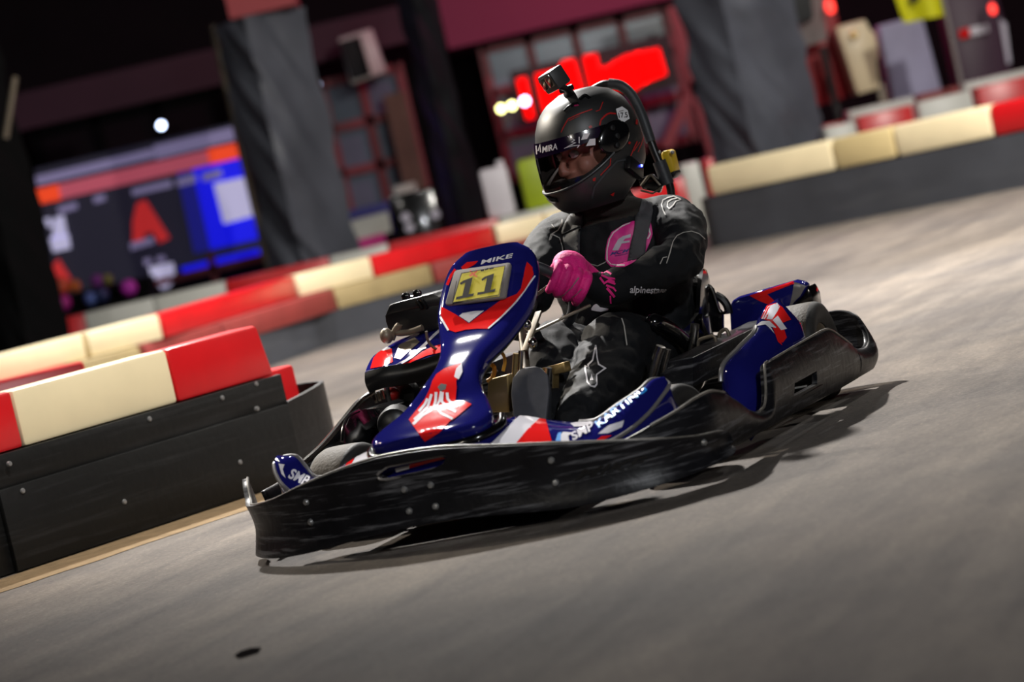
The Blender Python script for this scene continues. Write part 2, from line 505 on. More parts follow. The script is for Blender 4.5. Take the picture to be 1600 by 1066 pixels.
lb = obj('barrier_board', along(np_(-.9, .004), np_(.08, .004), .004, .234, .02), M['board'], bevel=.003); tag(lb, 'lower black plank of the near left barrier, short piece at the photo edge', 'barrier board')
lb2 = obj('barrier_board', along(np_(.06, -.014), np_(1.262, -.014), .004, .240, .018), M['board'], bevel=.003); tag(lb2, 'long lower black plank of the near left barrier with pale screws', 'barrier board')
cv = cat([Vector(np_(1.262, -.012) + (0,)), Vector((-.672, 9.20, 0)), Vector((-.628, 9.33, 0)), Vector((-.632, 9.46, 0)), Vector((-.70, 9.58, 0)), Vector((-.82, 9.63, 0)), Vector((-1.0, 9.6, 0))], 6)
rings = []
for i, p in enumerate(cv):
    t = (cv[min(i + 1, len(cv) - 1)] - cv[max(i - 1, 0)]).normalized(); n_ = Vector((-t.y, t.x, 0)); h = .245 + .02 * min(1, i / 12)
    rings.append([p + Vector((0, 0, .004)), p + Vector((0, 0, h)), p + n_ * .016 + Vector((0, 0, h)), p + n_ * .016 + Vector((0, 0, .004))])
tag(obj('barrier_board', loft(rings), M['board']), 'curved black end panel wrapping round the near left barrier', 'barrier board')
tag(obj('barrier_block', along((-.80, 9.22), (-.70, 9.34), .004, .345, .14), M['blk_red'], bevel=.012), 'small red block standing inside the curved end of the near barrier', 'barrier block')
tag(obj('barrier_block', along((-.99, 9.40), (-.83, 9.47), .004, .22, .1), M['blk_red'], bevel=.012), 'low red block behind the curved black end panel', 'barrier block')
J = [-.83, .215, .84, 1.268]
for k, (m_, lb_) in enumerate((('blk_red', 'red barrier block cut off by the left photo edge, on the near barrier'), ('blk_cream', 'large cream barrier block on the near left barrier, between two red ones'), ('blk_red', 'red barrier block at the right end of the near left barrier'))):
    block(np_(J[k] + .002, .018), np_(J[k + 1] - .002, .018), .336, .502, .13, M[m_], lb_, 'blocks of the near barrier', taper=.028 if k == 2 else 0)
tag(obj('barrier_plinth', along(np_(-.85, .03), np_(1.24, .03), 0, .334, .1), M['board']), 'black inner plinth carrying the near left barrier blocks', 'barrier plinth')
for o_, pts in ((lb2, [(-1.456,8.231,0.22),(-1.223,8.51,0.102),(-0.825,8.986,0.252),(-0.905,8.89,0.11)]), (lb, [(-1.471,8.214,0.304)])):
    for p in pts:
        p = Vector(p) + Vector((.766, -.643, 0)) * .016
        c_ = lathe([(.0005, .004), (.006, .003), (.008, 0), (.008, -.006)], 12, 'z'); R_ = Vector((.766, -.643, 0)).to_track_quat('Z', 'Y').to_matrix()
        obj('screw', ([R_ @ q + p for q in c_[0]], c_[1]), M['bolt'], o_)
ub = bpy.data.objects['barrier_board']
for p in [(-1.104,8.652,0.314),(-0.803,9.012,0.326),(-0.903,8.892,0.314)]:
    p = Vector(p) + Vector((.766, -.643, 0)) * .002
    c_ = lathe([(.0005, .004), (.006, .003), (.008, 0), (.008, -.006)], 12, 'z'); R_ = Vector((.766, -.643, 0)).to_track_quat('Z', 'Y').to_matrix()
    obj('screw', ([R_ @ q + p for q in c_[0]], c_[1]), M['bolt'], ub)
tag(obj('barrier_block', along((-2.7, 10.25), [(-1.517,10.456,0.47)][0][:2], .0, .47, .14), M['blk_red'], bevel=.012), 'red barrier block just behind the near barrier, at the left photo edge', 'barrier block')

# far barrier of two tiers, running away to the right
UP = [Vector(p) for p in [(-2.695,14.499,0.47),(-2.17,15.223,0.47),(-1.806,15.625,0.47),(-1.202,17.761,0.47),(-0.74,18.259,0.47),(0.049,19.229,0.47),(0.398,19.362,0.47)]] + [Vector((.9, 19.75, .47)), Vector((1.36, 19.9, .47))]
fit = []
for p in UP: fit.append((p.x, p.y))
names = ['cream', 'cream', 'red', 'cream', 'red', 'cream', 'cream', 'red']
lab = ['upper cream block of the far barrier at the left photo edge', 'upper cream block of the far barrier, left of its first bright red block', 'upper bright red block of the far barrier, above the near barrier\'s red end', 'upper cream block of the far barrier between two bright red blocks',
       'upper bright red block of the far barrier, left of the driver\'s helmet', 'upper cream block of the far barrier beside the driver\'s shoulder', 'upper cream block of the far barrier behind the driver', 'upper red block of the far barrier behind the driver\'s arm']
for k in range(8):
    a, b = Vector(fit[k]), Vector(fit[k + 1]); t_ = (b - a).normalized() * .014
    block(a + t_, b - t_, .335, .47, .13, M['blk_' + names[k]], lab[k], 'upper blocks of the far barrier')
def shift(a, b, d):
    t = (Vector(b) - Vector(a)).normalized(); n_ = Vector((t.y, -t.x)) * d
    return (a[0] + n_.x, a[1] + n_.y), (b[0] + n_.x, b[1] + n_.y)
def on_x(x):
    for a, b in zip(fit, fit[1:]):
        if a[0] <= x <= b[0]: return (x, a[1] + (b[1] - a[1]) * (x - a[0]) / (b[0] - a[0]))
    return fit[-1] if x > 0 else fit[0]
lj = [on_x(x) for x in (-2.9, -2.28, -1.95, -1.60, -1.03, -.42, .28, .8, 1.36)]
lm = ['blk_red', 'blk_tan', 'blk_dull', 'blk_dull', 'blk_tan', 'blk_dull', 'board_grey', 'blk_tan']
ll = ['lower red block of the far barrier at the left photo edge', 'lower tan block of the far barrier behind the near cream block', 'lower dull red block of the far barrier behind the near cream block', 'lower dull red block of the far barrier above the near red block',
      'lower shaded tan block of the far barrier right of the near barrier', 'lower dull red block of the far barrier above the kart\'s air box', 'lower dark grey block of the far barrier behind the number panel', 'lower tan block of the far barrier behind the driver\'s shoulder']
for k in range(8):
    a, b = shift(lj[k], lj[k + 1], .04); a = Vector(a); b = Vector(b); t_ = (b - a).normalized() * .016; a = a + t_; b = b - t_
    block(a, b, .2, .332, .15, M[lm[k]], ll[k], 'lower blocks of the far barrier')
bp_ = [Vector((a[0], a[1], 0)) for a in fit]
rings = []
for i, p in enumerate(bp_):
    t = (bp_[min(i + 1, len(bp_) - 1)] - bp_[max(i - 1, 0)]).normalized(); n_ = Vector((t.y, -t.x, 0))
    f_ = p + n_ * .06; k_ = p - n_ * .1
    rings.append([f_ + Vector((0, 0, .0)), f_ + Vector((0, 0, .198)), k_ + Vector((0, 0, .198)), k_])
tag(obj('barrier_board', loft(rings), M['board_grey']), 'dark grey plank along the foot of the far barrier, beyond the kart', 'barrier board')

# third row beyond it
CX = [-3.382, -3.032, -2.504, -1.962, -1.175, -0.728, 0.111, 0.594]
cm = ['red', 'white', 'white', 'red', 'white', 'red', 'white']
cl = ['dim red block of the rear barrier row next to the dark column at left', 'grey white block of the rear barrier row below the screen, farther left', 'grey white block of the rear barrier row below the screen, farther right', 'red block of the rear barrier row at the foot of the wrapped column',
      'grey white block of the rear barrier row right of the wrapped column', 'dark red block of the rear barrier row below the black loudspeaker box', 'grey block of the rear barrier row below the white and yellow canisters']
for k in range(7):
    block((CX[k], 21.5), (CX[k + 1] - .01, 21.5), 0, .475, .3, M['blk_' + cm[k]], cl[k], 'blocks of the rear barrier row')

# barrier on the right with a rounded end
RA_ = Vector((1.47, 19.15)); RB_ = Vector((3.23, 17.55))
RE_ = (RB_ - RA_).normalized()
rj = [Vector(p) for p in [(1.56,19.068,0.412),(2.241,18.449,0.442),(2.593,18.129,0.46),(3.122,17.648,0.47)]]
ends = [RA_ + RE_ * .02] + [Vector((p.x, p.y)) for p in rj[1:]] + [RB_ + RE_ * 3.2]
rm = ['cream', 'tan', 'cream', 'red']
rl = ['cream barrier block at the rounded left end of the right hand barrier', 'short tan barrier block, second in the right hand barrier', 'long cream barrier block of the right hand barrier, beside its red one', 'red barrier block at the right photo edge']
M['blk_beige'] = mat('beige_barrier_plastic', (196, 176, 128), .45, var=.08, vscale=4)
for k in range(4):
    block(ends[k] + RE_ * .006, ends[k + 1] - RE_ * .006, .332, .53, .2, M['blk_beige' if rm[k] == 'tan' else 'blk_' + rm[k]], rl[k], 'blocks of the right hand barrier', bevel=.03)
q0 = RA_; n2 = Vector((-RE_.y, RE_.x)); n2 = n2 if n2.y > 0 else -n2
path = [RB_ + RE_ * 3.3, RB_ + RE_ * 1.5, RB_, (RA_ + RB_) / 2, RA_ + RE_ * .15, RA_ - RE_ * .06 + n2 * .03, RA_ - RE_ * .16 + n2 * .13, RA_ - RE_ * .17 + n2 * .26, RA_ - RE_ * .08 + n2 * .36]
path = cat([Vector((p.x, p.y, 0)) for p in path], 5); rings = []
for i, p in enumerate(path):
    t = (path[min(i + 1, len(path) - 1)] - path[max(i - 1, 0)]).normalized(); n_ = Vector((t.y, -t.x, 0))
    rings.append([p + Vector((0, 0, .0)), p + Vector((0, 0, .33)), p + n_ * .02 + Vector((0, 0, .33)), p + n_ * .02])
tag(obj('barrier_board', loft(rings), M['board_grey']), 'long dark grey plank along the right hand barrier, curved at its left end', 'barrier board')
tag(obj('barrier_plinth', along(RA_ + n2 * .04, RB_ + RE_ * 3.2 + n2 * .04, 0, .33, .12), M['board']), 'black inner plinth under the right hand barrier blocks', 'barrier plinth')
# rows behind the right barrier
for Y, s_, m_, lb_ in ((22.2, (2.948,3.378,0.464,0.598), 'red', 'dark red block behind the right barrier, between white ones'), (22.2, (3.415,3.843,0.482,0.605), 'white', 'white block behind the right barrier, left of the flag pole foot'),
                       (22.2, (3.877,4.421,0.473,0.614), 'red', 'red block behind the right barrier at the photo edge'), (23.6, (2.761,3.034,0.519,0.582), 'red', 'red block at the foot of the right wrapped column'),
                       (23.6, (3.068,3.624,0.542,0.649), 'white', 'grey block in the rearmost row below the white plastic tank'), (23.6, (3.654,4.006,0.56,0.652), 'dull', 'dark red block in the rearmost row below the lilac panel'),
                       (23.6, (4.033,4.722,0.554,0.66), 'white', 'grey block in the rearmost row at the right photo edge'), (22.2, (2.683,2.931,0.542,0.574), 'white', 'white block behind the right barrier beside the wrapped column')):
    block((s_[0], Y), (s_[1] - .01, Y), 0, s_[3], .3, M['blk_' + m_], lb_, 'blocks behind the right hand barrier')
for Y, s_, m_, lb_ in ((21.3, (1.357,1.493,0.305,0.466), 'red', 'bright orange red block behind the driver\'s left shoulder'), (21.9, (1.525,1.67,0.408,0.55), 'white', 'grey white block behind the driver\'s left shoulder'), (21.9, (1.702,1.783,0.382,0.549), 'red', 'dark red block left of the right wrapped column')):
    block((s_[0], Y), (s_[1], Y), 0, s_[3], .3, M['blk_' + m_], lb_, 'blocks left of the right column')
# ------------------------------------------------------------------ the go-kart (x forward, y to its left)
KO = Vector((-.18, 6.77, 0)); KR = math.radians(-113)
KM = Matrix.Translation(KO) @ Matrix.Rotation(KR, 4, 'Z')
def rooted(name, base, **kw):
    o = empty(name, KM @ Vector(base), KR, **kw); OFF[o.name] = Vector(base); return o
kart = rooted('go_kart', (-.65, 0, 0), label='navy, red and white rental go-kart with yellow number 11 plate, cornering on the track', cat='go-kart')

# wraparound bumpers
fb = obj('front_bumper', strip([(-.14, -.635, .20, .03), (-.11, -.622, .185, .03), (-.07, -.602, .152, .028), (-.02, -.575, .145, .022), (.04, -.52, .15, .02),
    (.10, -.44, .162, .022), (.155, -.33, .188, .03), (.195, -.2, .212, .045), (.217, -.09, .224, .055), (.222, .05, .221, .058),
    (.22, .2, .199, .045), (.207, .33, .179, .032), (.172, .45, .156, .034), (.115, .545, .134, .04), (.04, .595, .118, .045),
    (-.03, .612, .111, .047), (-.07, .617, .106, .05), (-.088, .618, .098, .055), (-.100, .618, .074, .062)], .014, out=-1), M['bumper'], kart, bevel=.004)
slot = [(0.21,-0.109,0.185),(0.21,-0.083,0.198),(0.21,-0.068,0.2),(0.21,0.065,0.201),(0.21,0.075,0.196),(0.21,0.06,0.181),(0.21,0.03,0.174),(0.21,-0.09,0.171)]
cut(fb, prism([Vector(p) + Vector((.10, 0, .002)) for p in slot], (-.2, 0, 0)))
BV.pop(fb.name, None)
obj('slot_rim', tube([Vector(p) + Vector((.012, 0, 0)) for p in slot], .0035, 8, 3, closed=True), M['silver'], fb)
for p in [(0.22,-0.311,0.147),(0.22,-0.312,0.099),(0.22,-0.052,0.141),(0.22,0.015,0.14),(0.22,-0.052,0.091),(0.22,0.015,0.091),(0.22,0.316,0.144),(0.22,0.314,0.093),(0.22,0.684,0.1),(0.22,0.666,0.126)]:
    t_ = bvh(fb).ray_cast(Vector(p) + Vector((1, .4, 0)) * .6, Vector((-1, -.4, 0)))
    if t_[0] is not None:
        n_ = t_[1] if t_[1].x > 0 else -t_[1]
        R_ = n_.to_track_quat('Z', 'Y').to_matrix()
        v_, f_ = lathe([(.0005, .006), (.006, .005), (.0085, .001), (.0085, -.004)], 14, 'z')
        obj('bolt', ([R_ @ q + t_[0] for q in v_], f_), M['bolt'], fb)
lettering(fb, 'MIKE', ((0.18,0.342,0.085),(0,0.177,0.005),(0,0.012,0.022),(-0.9189,-0.3793,-0.1083)), M['mark_black'], off=.0012, bold=.02, shear=.3)

fb_top = [(-.14, -.635, .20), (-.11, -.622, .185), (-.07, -.602, .152), (-.02, -.575, .145), (.04, -.52, .15), (.10, -.44, .162), (.155, -.33, .188), (.195, -.2, .212), (.217, -.09, .224), (.222, .05, .221),
          (.22, .2, .199), (.207, .33, .179), (.172, .45, .156), (.115, .545, .134), (.04, .595, .118), (-.03, .612, .111), (-.07, .617, .106), (-.088, .618, .098), (-.1, .618, .074)]
obj('bumper_edge', tube([(x, y, z + .001) for x, y, z in fb_top], .0036, 8, 4), M['worn_lit_edge'], fb)
ls = obj('side_bumper', strip([(.17, .42, .14, .06), (.13, .47, .152, .055), (.09, .515, .166, .05), (.04, .555, .18, .045), (-.01, .585, .194, .045), (-.06, .60, .2, .045), (-.12, .602, .196, .047), (-.2, .602, .18, .05),
    (-.28, .602, .148, .05), (-.34, .602, .118, .05), (-.40, .602, .1, .05), (-.455, .602, .1, .05), (-.49, .602, .12, .05), (-.515, .602, .165, .05), (-.54, .602, .198, .05),
    (-.6, .602, .199, .05), (-.75, .603, .203, .048), (-.95, .604, .207, .046), (-1.06, .604, .209, .045), (-1.13, .604, .2, .045), (-1.22, .604, .165, .045),
    (-1.30, .602, .132, .045)], .014, out=1, bulge=.016, n=6), M['bumper'], kart, bevel=.004)
obj('bumper_edge', tube([(.09, .515, .166), (.04, .555, .18), (-.01, .585, .194), (-.06, .60, .2), (-.12, .602, .197), (-.2, .602, .181)], .0034, 8, 4), M['worn_lit_edge'], ls)
obj('bumper_edge', tube([(-.42, .602, .1), (-.46, .602, .105), (-.49, .602, .125), (-.515, .602, .163), (-.535, .602, .196), (-.56, .602, .2)], .0034, 8, 4), M['worn_lit_edge'], ls)
obj('bumper_edge', tube([(-.6, .602, .2), (-.75, .603, .204), (-.95, .604, .208), (-1.06, .604, .209), (-1.13, .604, .2), (-1.22, .604, .165), (-1.29, .602, .137)], .0028, 8, 4), M['worn_lit_edge'], ls)
hole = [(-0.689,0.6,0.123),(-0.885,0.6,0.124),(-0.878,0.6,0.092),(-0.672,0.6,0.093)]
cut(ls, prism([Vector(p) + Vector((0, .08, 0)) for p in hole], (0, -.16, 0)))
BV.pop(ls.name, None)
rb = obj('rear_bumper', strip([(-1.29, .600, .137, .045), (-1.35, .600, .118, .045), (-1.42, .600, .112, .045), (-1.47, .598, .125, .045), (-1.51, .585, .16, .045), (-1.535, .56, .2, .045), (-1.56, .50, .218, .05), (-1.57, .36, .215, .05), (-1.575, .2, .215, .05), (-1.575, 0, .21, .05),
    (-1.575, -.2, .215, .05), (-1.57, -.36, .215, .05), (-1.56, -.48, .19, .05), (-1.52, -.56, .14, .05), (-1.45, -.595, .13, .05), (-1.3, -.6, .14, .05)], .014, out=1, bulge=.02), M['bumper'], kart, bevel=.004)
rs = obj('side_bumper', strip([(-1.28, -.602, .29, .05), (-1.05, -.605, .295, .05), (-.86, -.606, .29, .05), (-.76, -.606, .278, .05), (-.66, -.606, .25, .05), (-.56, -.606, .222, .05), (-.46, -.606, .198, .05), (-.36, -.606, .178, .05), (-.25, -.607, .165, .04), (-.16, -.608, .16, .035)], .014, out=-1), M['bumper'], kart, bevel=.004)
obj('bumper_glint', tube([(-.30, -.598, .178), (-.46, -.598, .205), (-.56, -.598, .229), (-.66, -.598, .257), (-.76, -.598, .284), (-.86, -.598, .297)], .008, 8), M['chrome'], rs)  # chrome tube put in for the glint along the bumper's top edge

# front fairing: a low W of coloured plastic behind the bumper
fst = [(0.02,-0.47,0.234), (0.05,-0.455,0.213), (0.08,-0.428,0.186), (0.1,-0.39,0.162), (.15, -.335, .165), (.175, -.25, .185), (.19, -.15, .2), (.2, 0, .205), (.2, .12, .2),
       (.195, .22, .18), (.185, .31, .16), (.165, .39, .148), (0.1,0.44,0.154), (0,0.478,0.18), (-0.09,0.502,0.217), (-0.12,0.504,0.23)]
rst = [(-0.03,-0.462,0.244), (-0.01,-0.422,0.241), (0,-0.397,0.211), (0,-0.378,0.184), (0,-0.333,0.184), (0,-0.281,0.197), (0,-0.211,0.222), (-.02, 0, .236), (-.02, .145, .237),
       (-.01, .24, .212), (0, .305, .197), (0, .355, .193), (-.03, .40, .213), (-.06, .447, .233), (-.1, .468, .249), (-.135, .488, .242)]
rings = []
A_ = cat(fst, 6); B_ = cat(rst, 6)
for a, b in zip(A_, B_):
    r = []
    nn = Vector((.5, 0, .87))
    for k in range(15):
        t = k / 14; r.append(a.lerp(b, t) + nn * .016 * math.sin(PI * t))
    back = b + Vector((-.03, 0, -.05)); r.append(b + Vector((-.012, 0, -.006))); r.append(back); r.append(a + Vector((-.04, 0, -.07))); r.append(a + Vector((-.012, 0, -.07)))
    rings.append(r)
fair = obj('front_fairing', loft(rings), M['blue'], kart)
obj('fairing_edge_glint', tube([(A_[i] + Vector((0, 0, .002))) for i in range(66, len(A_))] + [b + Vector((0, 0, .001)) for b in B_[:60:-1]], .005, 8, 0), M['silver'], fair)  # these grey tubes paint the highlights on the fairing's edges
obj('fairing_edge_glint', tube([(A_[i] + Vector((0, 0, .002))) for i in range(24, -1, -1)] + [b + Vector((0, 0, .001)) for b in B_[:33]], .005, 8, 0), M['silver'], fair)
for m_, s_ in (('white', ([(0.08,0.122,0.192),(0.08,0.207,0.244),(0.08,0.261,0.23),(0.08,0.245,0.218),(0.08,0.181,0.181)],(-0.9156,-0.3926,-0.0869))), ('red', ([(0.08,0.181,0.181),(0.08,0.217,0.208),(0.08,0.26,0.233),(0.08,0.267,0.223),(0.08,0.269,0.172)],(-0.9174,-0.388,-0.0885))), ('white', ([(0.08,0.034,0.204),(0.08,0.097,0.222),(0.08,0.076,0.203)],(-0.9082,-0.4095,-0.0867))),
               ('red', ([(0.1,0.015,0.207),(0.1,0.046,0.207),(0.1,0.092,0.207)],(-0.9066,-0.4128,-0.0872))), ('white', ([(0.1,-0.23,0.205),(0.1,-0.204,0.231),(0.1,-0.162,0.238),(0.1,-0.169,0.219),(0.1,-0.201,0.206)],(-0.8928,-0.4425,-0.084))), ('red', ([(0.1,-0.251,0.201),(0.1,-0.228,0.206),(0.1,-0.212,0.227),(0.1,-0.227,0.222)],(-0.8907,-0.4467,-0.0846))),
               ('white', ([(0.05,0.277,0.174),(0.05,0.289,0.184),(0.05,0.313,0.178),(0.05,0.299,0.173),(0.05,0.299,0.158),(0.05,0.281,0.161)],(-0.9206,-0.3793,-0.0932))), ('cyan', ([(0.05,0.266,0.167),(0.05,0.276,0.183),(0.05,0.285,0.185),(0.05,0.278,0.165)],(-0.9197,-0.3815,-0.0926))), ('white', ([(0.05,0.311,0.2),(0.05,0.357,0.199),(0.05,0.368,0.191),(0.05,0.335,0.188),(0.05,0.318,0.191)],(-0.9232,-0.3736,-0.0901))),
               ('white', ([(0.05,0.372,0.165),(0.05,0.4,0.179),(0.05,0.44,0.184),(0.05,0.432,0.17),(0.05,0.396,0.162)],(-0.9266,-0.3643,-0.0937))), ('red', ([(0.05,0.361,0.15),(0.05,0.379,0.158),(0.05,0.404,0.156),(0.05,0.383,0.149)],(-0.9249,-0.3677,-0.0964))),
               ('red', ([(0.2,-0.035,0.193),(0.2,0.048,0.196),(0.2,0.058,0.191),(0.2,-0.037,0.185)],(-0.9013,-0.4237,-0.0905))), ('white', ([(0.2,-0.072,0.19),(0.2,-0.035,0.191),(0.2,-0.037,0.184),(0.2,-0.071,0.181)],(-0.8976,-0.4313,-0.0909))), ('white', ([(0.03,-0.451,0.235),(0.03,-0.437,0.23),(0.03,-0.444,0.22),(0.03,-0.442,0.198),(0.03,-0.45,0.21)],(-0.8802,-0.4674,-0.082)))):
    decal(fair, s_, M[m_])
lettering(fair, 'SMP', ((0.05,0.309,0.159),(0,0.06,0.018),(0,-0.007,0.017),(-0.9213,-0.3772,-0.0951)), M['white'], bold=.03, shear=.2)
lettering(fair, 'KARTING', ((-0.03,0.345,0.168),(0,0.137,0.065),(0,-0.007,0.016),(-0.925,-0.3684,-0.093)), M['cyan'], bold=.03)
lettering(fair, 'SMP', ((0.06,-0.421,0.2),(0,0.045,-0.03),(0,0.015,0.022),(-0.8805,-0.4663,-0.0852)), M['white'], bold=.03, shear=.2)

# number panel on the steering support
st = [(.175, .226, .10), (.155, .233, .138), (.097, .25, .148), (.015, .280, .112), (-.05, .325, .075), (-.136, .364, .064), (-.237, .401, .09), (-.314, .443, .117), (-.357, .479, .129), (-.416, .535, .128), (-.458, .58, .112), (-.478, .603, .078)]
C_ = cat([Vector((a, 0, b)) for a, b, c in st], 9); W_ = catf([c for a, b, c in st], 9)
fr = frames(C_); rings = []
for i, (p, w) in enumerate(zip(C_, W_)):
    t = (C_[min(i + 1, len(C_) - 1)] - C_[max(i - 1, 0)]).normalized()
    n_ = Vector((t.z, 0, -t.x)); n_ = n_ if n_.x > 0 else -n_
    r = []
    dp = .03
    for k in range(64):
        a = 2 * PI * k / 64; ca, sa = math.cos(a), math.sin(a)
        y = w * math.copysign(abs(ca) ** .55, ca); h = math.copysign(abs(sa) ** .62, sa)
        r.append(p + Vector((0, y, 0)) + n_ * (h * (.022 if sa > 0 else .026) + (.006 if sa > 0 else 0)))
    rings.append(r)
nas = obj('number_panel', loft(rings), [M['blue'], M['gloss_black']], kart)
for f in nas.data.polygons:
    if f.index < 64 * (len(rings) - 1) and f.index % 64 >= 33 and f.index % 64 <= 62: f.material_index = 1
lip = obj('panel_lip', tube([(.05, -.150, .246), (.10, -.163, .232), (.15, -.146, .222), (.178, -.10, .216), (.186, 0, .214), (.178, .10, .216), (.15, .146, .222), (.10, .163, .232), (.05, .150, .246)], .0115, 12), M['gloss_black'], nas)
for m_, s_ in (('red', ([(-0.25,-0.072,0.509),(-0.25,-0.039,0.483),(-0.25,-0.01,0.455),(-0.25,0.042,0.477),(-0.25,0.084,0.494),(-0.25,0.13,0.501),(-0.25,0.144,0.512),(-0.25,0.158,0.539),(-0.25,0.168,0.56),(-0.25,0.176,0.573),(-0.25,0.186,0.558),(-0.25,0.185,0.54),(-0.25,0.172,0.523),(-0.25,0.151,0.506),(-0.25,0.122,0.482),(-0.25,0.08,0.457),(-0.25,0.038,0.433),(-0.25,0.007,0.439),(-0.25,-0.022,0.442),(-0.25,-0.05,0.441),(-0.25,-0.066,0.45),(-0.25,-0.079,0.488)],(-0.9186,-0.3929,-0.0424))),
               ('white', ([(-0.25,-0.031,0.478),(-0.25,-0.02,0.483),(-0.25,0.009,0.482),(-0.25,0.037,0.478),(-0.25,-0.009,0.457)],(-0.9148,-0.4015,-0.0449))), ('white', ([(-0.25,0.037,0.432),(-0.25,0.08,0.454),(-0.25,0.123,0.48),(-0.25,0.035,0.435),(-0.25,0.078,0.457),(-0.25,0.12,0.483)],(-0.9189,-0.3915,-0.0477),1)), ('white', ([(-0.25,-0.082,0.485),(-0.25,-0.076,0.468),(-0.25,-0.069,0.448),(-0.25,-0.077,0.487),(-0.25,-0.071,0.47),(-0.25,-0.064,0.449)],(-0.911,-0.4098,-0.0458),1)),
               ('white', ([(-0.25,0.123,0.48),(-0.25,0.152,0.503),(-0.25,0.172,0.521),(-0.25,0.187,0.534),(-0.25,0.12,0.483),(-0.25,0.15,0.505),(-0.25,0.169,0.523),(-0.25,0.184,0.536)],(-0.9232,-0.3821,-0.0402),1)),
               ('red', ([(-0.4,-0.062,0.587),(-0.4,-0.043,0.596),(-0.4,-0.013,0.593),(-0.4,-0.025,0.586),(-0.4,-0.059,0.577)],(-0.9168,-0.3984,-0.0282))), ('red', ([(-0.35,-0.084,0.551),(-0.35,-0.067,0.573),(-0.35,-0.054,0.585),(-0.35,-0.09,0.555),(-0.35,-0.072,0.577),(-0.35,-0.058,0.589)],(-0.914,-0.4045,-0.0306),1)),
               ('red', ([(0,0.012,0.377),(0,0.027,0.38),(0,0.059,0.382),(0,0.051,0.369),(0,0.043,0.351),(0,0.036,0.343),(0,0.033,0.327),(0,0.022,0.297),(0,0.042,0.295),(0,0.06,0.283),(0,0.04,0.273),(0,0.013,0.26),(0,-0.004,0.254),(0,-0.029,0.238),(0,-0.075,0.222),(0,-0.088,0.244),(0,-0.104,0.276),(0,-0.081,0.294),(0,-0.053,0.316),(0,-0.034,0.338),(0,-0.023,0.355),(0,-0.01,0.368)],(-0.9074,-0.4144,-0.0705))),
               ('white', ([(0,0.06,0.381),(0,0.057,0.361),(0,0.043,0.345),(0,0.033,0.353),(0,0.043,0.371)],(-0.9106,-0.4085,-0.0632))),
               ('ink', ([(0,-0.014,0.337),(0,-0.003,0.344),(0,0.01,0.339),(0,0.005,0.329),(0,-0.009,0.325)],(-0.9076,-0.4144,-0.0671)))):
    decal(nas, s_, M[m_], e=.01)
for s_ in (([(0,-0.095,0.26),(0,-0.066,0.276),(0,-0.041,0.284),(0,-0.099,0.265),(0,-0.069,0.282),(0,-0.043,0.29)],(-0.9034,-0.4222,-0.0753),1), ([(0,-0.09,0.27),(0,-0.068,0.282),(0,-0.047,0.295),(0,-0.03,0.322),(0,-0.093,0.275),(0,-0.071,0.287),(0,-0.052,0.299),(0,-0.036,0.325)],(-0.904,-0.4213,-0.0727),1), ([(0,-0.073,0.287),(0,-0.055,0.3),(0,-0.043,0.313),(0,-0.077,0.292),(0,-0.059,0.304),(0,-0.048,0.317)],(-0.9042,-0.4211,-0.0716),1), ([(0,-0.024,0.327),(0,-0.03,0.307),(0,-0.041,0.289),(0,-0.017,0.325),(0,-0.024,0.304),(0,-0.036,0.286)],(-0.9059,-0.4175,-0.0711),1), ([(0,-0.01,0.326),(0,-0.02,0.305),(0,-0.036,0.288),(0,-0.005,0.324),(0,-0.015,0.302),(0,-0.032,0.285)],(-0.9064,-0.4164,-0.0713),1), ([(0,0.003,0.32),(0,0.001,0.304),(0,0.009,0.29),(0,0.023,0.28),(0,0.01,0.319),(0,0.008,0.305),(0,0.014,0.294),(0,0.027,0.285)],(-0.9081,-0.4125,-0.0723),1),
           ([(0,-0.008,0.324),(0,-0.015,0.301),(0,-0.006,0.284),(0,0.015,0.269),(0,-0.001,0.322),(0,-0.008,0.302),(0,-0.001,0.288),(0,0.02,0.274)],(-0.9073,-0.414,-0.0728),1), ([(0,-0.031,0.287),(0,-0.023,0.272),(0,0.003,0.254),(0,-0.025,0.29),(0,-0.018,0.276),(0,0.007,0.259)],(-0.9064,-0.4156,-0.0761),1)):
    decal(nas, s_, M['white'], off=.002, e=.01)
lettering(nas, 'MIKE', ((-0.44,-0.026,0.581),(0,0.09,0),(0,0.001,0.01),(-0.9184,-0.3946,-0.029)), M['white'], bold=.02, shear=.2)
pc = [(-0.355,-0.061,0.583),(-0.355,0.091,0.573),(-0.355,0.054,0.492),(-0.355,-0.107,0.505)]
a, b, c, d = [Vector(p) for p in pc]
VP = Vector((-0.9174,-0.3963,-0.0355))
ctr = (a + b + c + d) / 4
h0 = bvh(nas).ray_cast(ctr - VP * .8, VP)
pn = (h0[1] if h0[1].x > 0 else -h0[1]); pn = Vector((pn.x, pn.y * .3, pn.z)).normalized(); pp = h0[0] + pn * .010
def flat(p):
    p = Vector(p); k = (pp - p).dot(pn) / VP.dot(pn); return p + VP * k
def rounded(q, r=.16, n=4):
    out = []
    for i in range(len(q)):
        p0, p1, p2 = q[i - 1], q[i], q[(i + 1) % len(q)]
        s_ = p1 + (p0 - p1) * r; e_ = p1 + (p2 - p1) * r
        for k in range(n + 1):
            t = k / n; out.append(s_ * (1 - t) ** 2 + p1 * 2 * t * (1 - t) + e_ * t * t)
    return out
q = rounded([flat(p) for p in pc], .08)
plate = obj('number_plate', prism([p - pn * .004 for p in q], pn * .008), M['plate_grey'], kart, bevel=.0015)
tag(plate, 'yellow number 11 plate with a grey border')
decal(plate, ([(-0.355,-0.044,0.573),(-0.355,0.072,0.57),(-0.355,0.039,0.5),(-0.355,-0.087,0.507)],(-0.9174,-0.3964,-0.0355)), M['yellow'], e=.02)
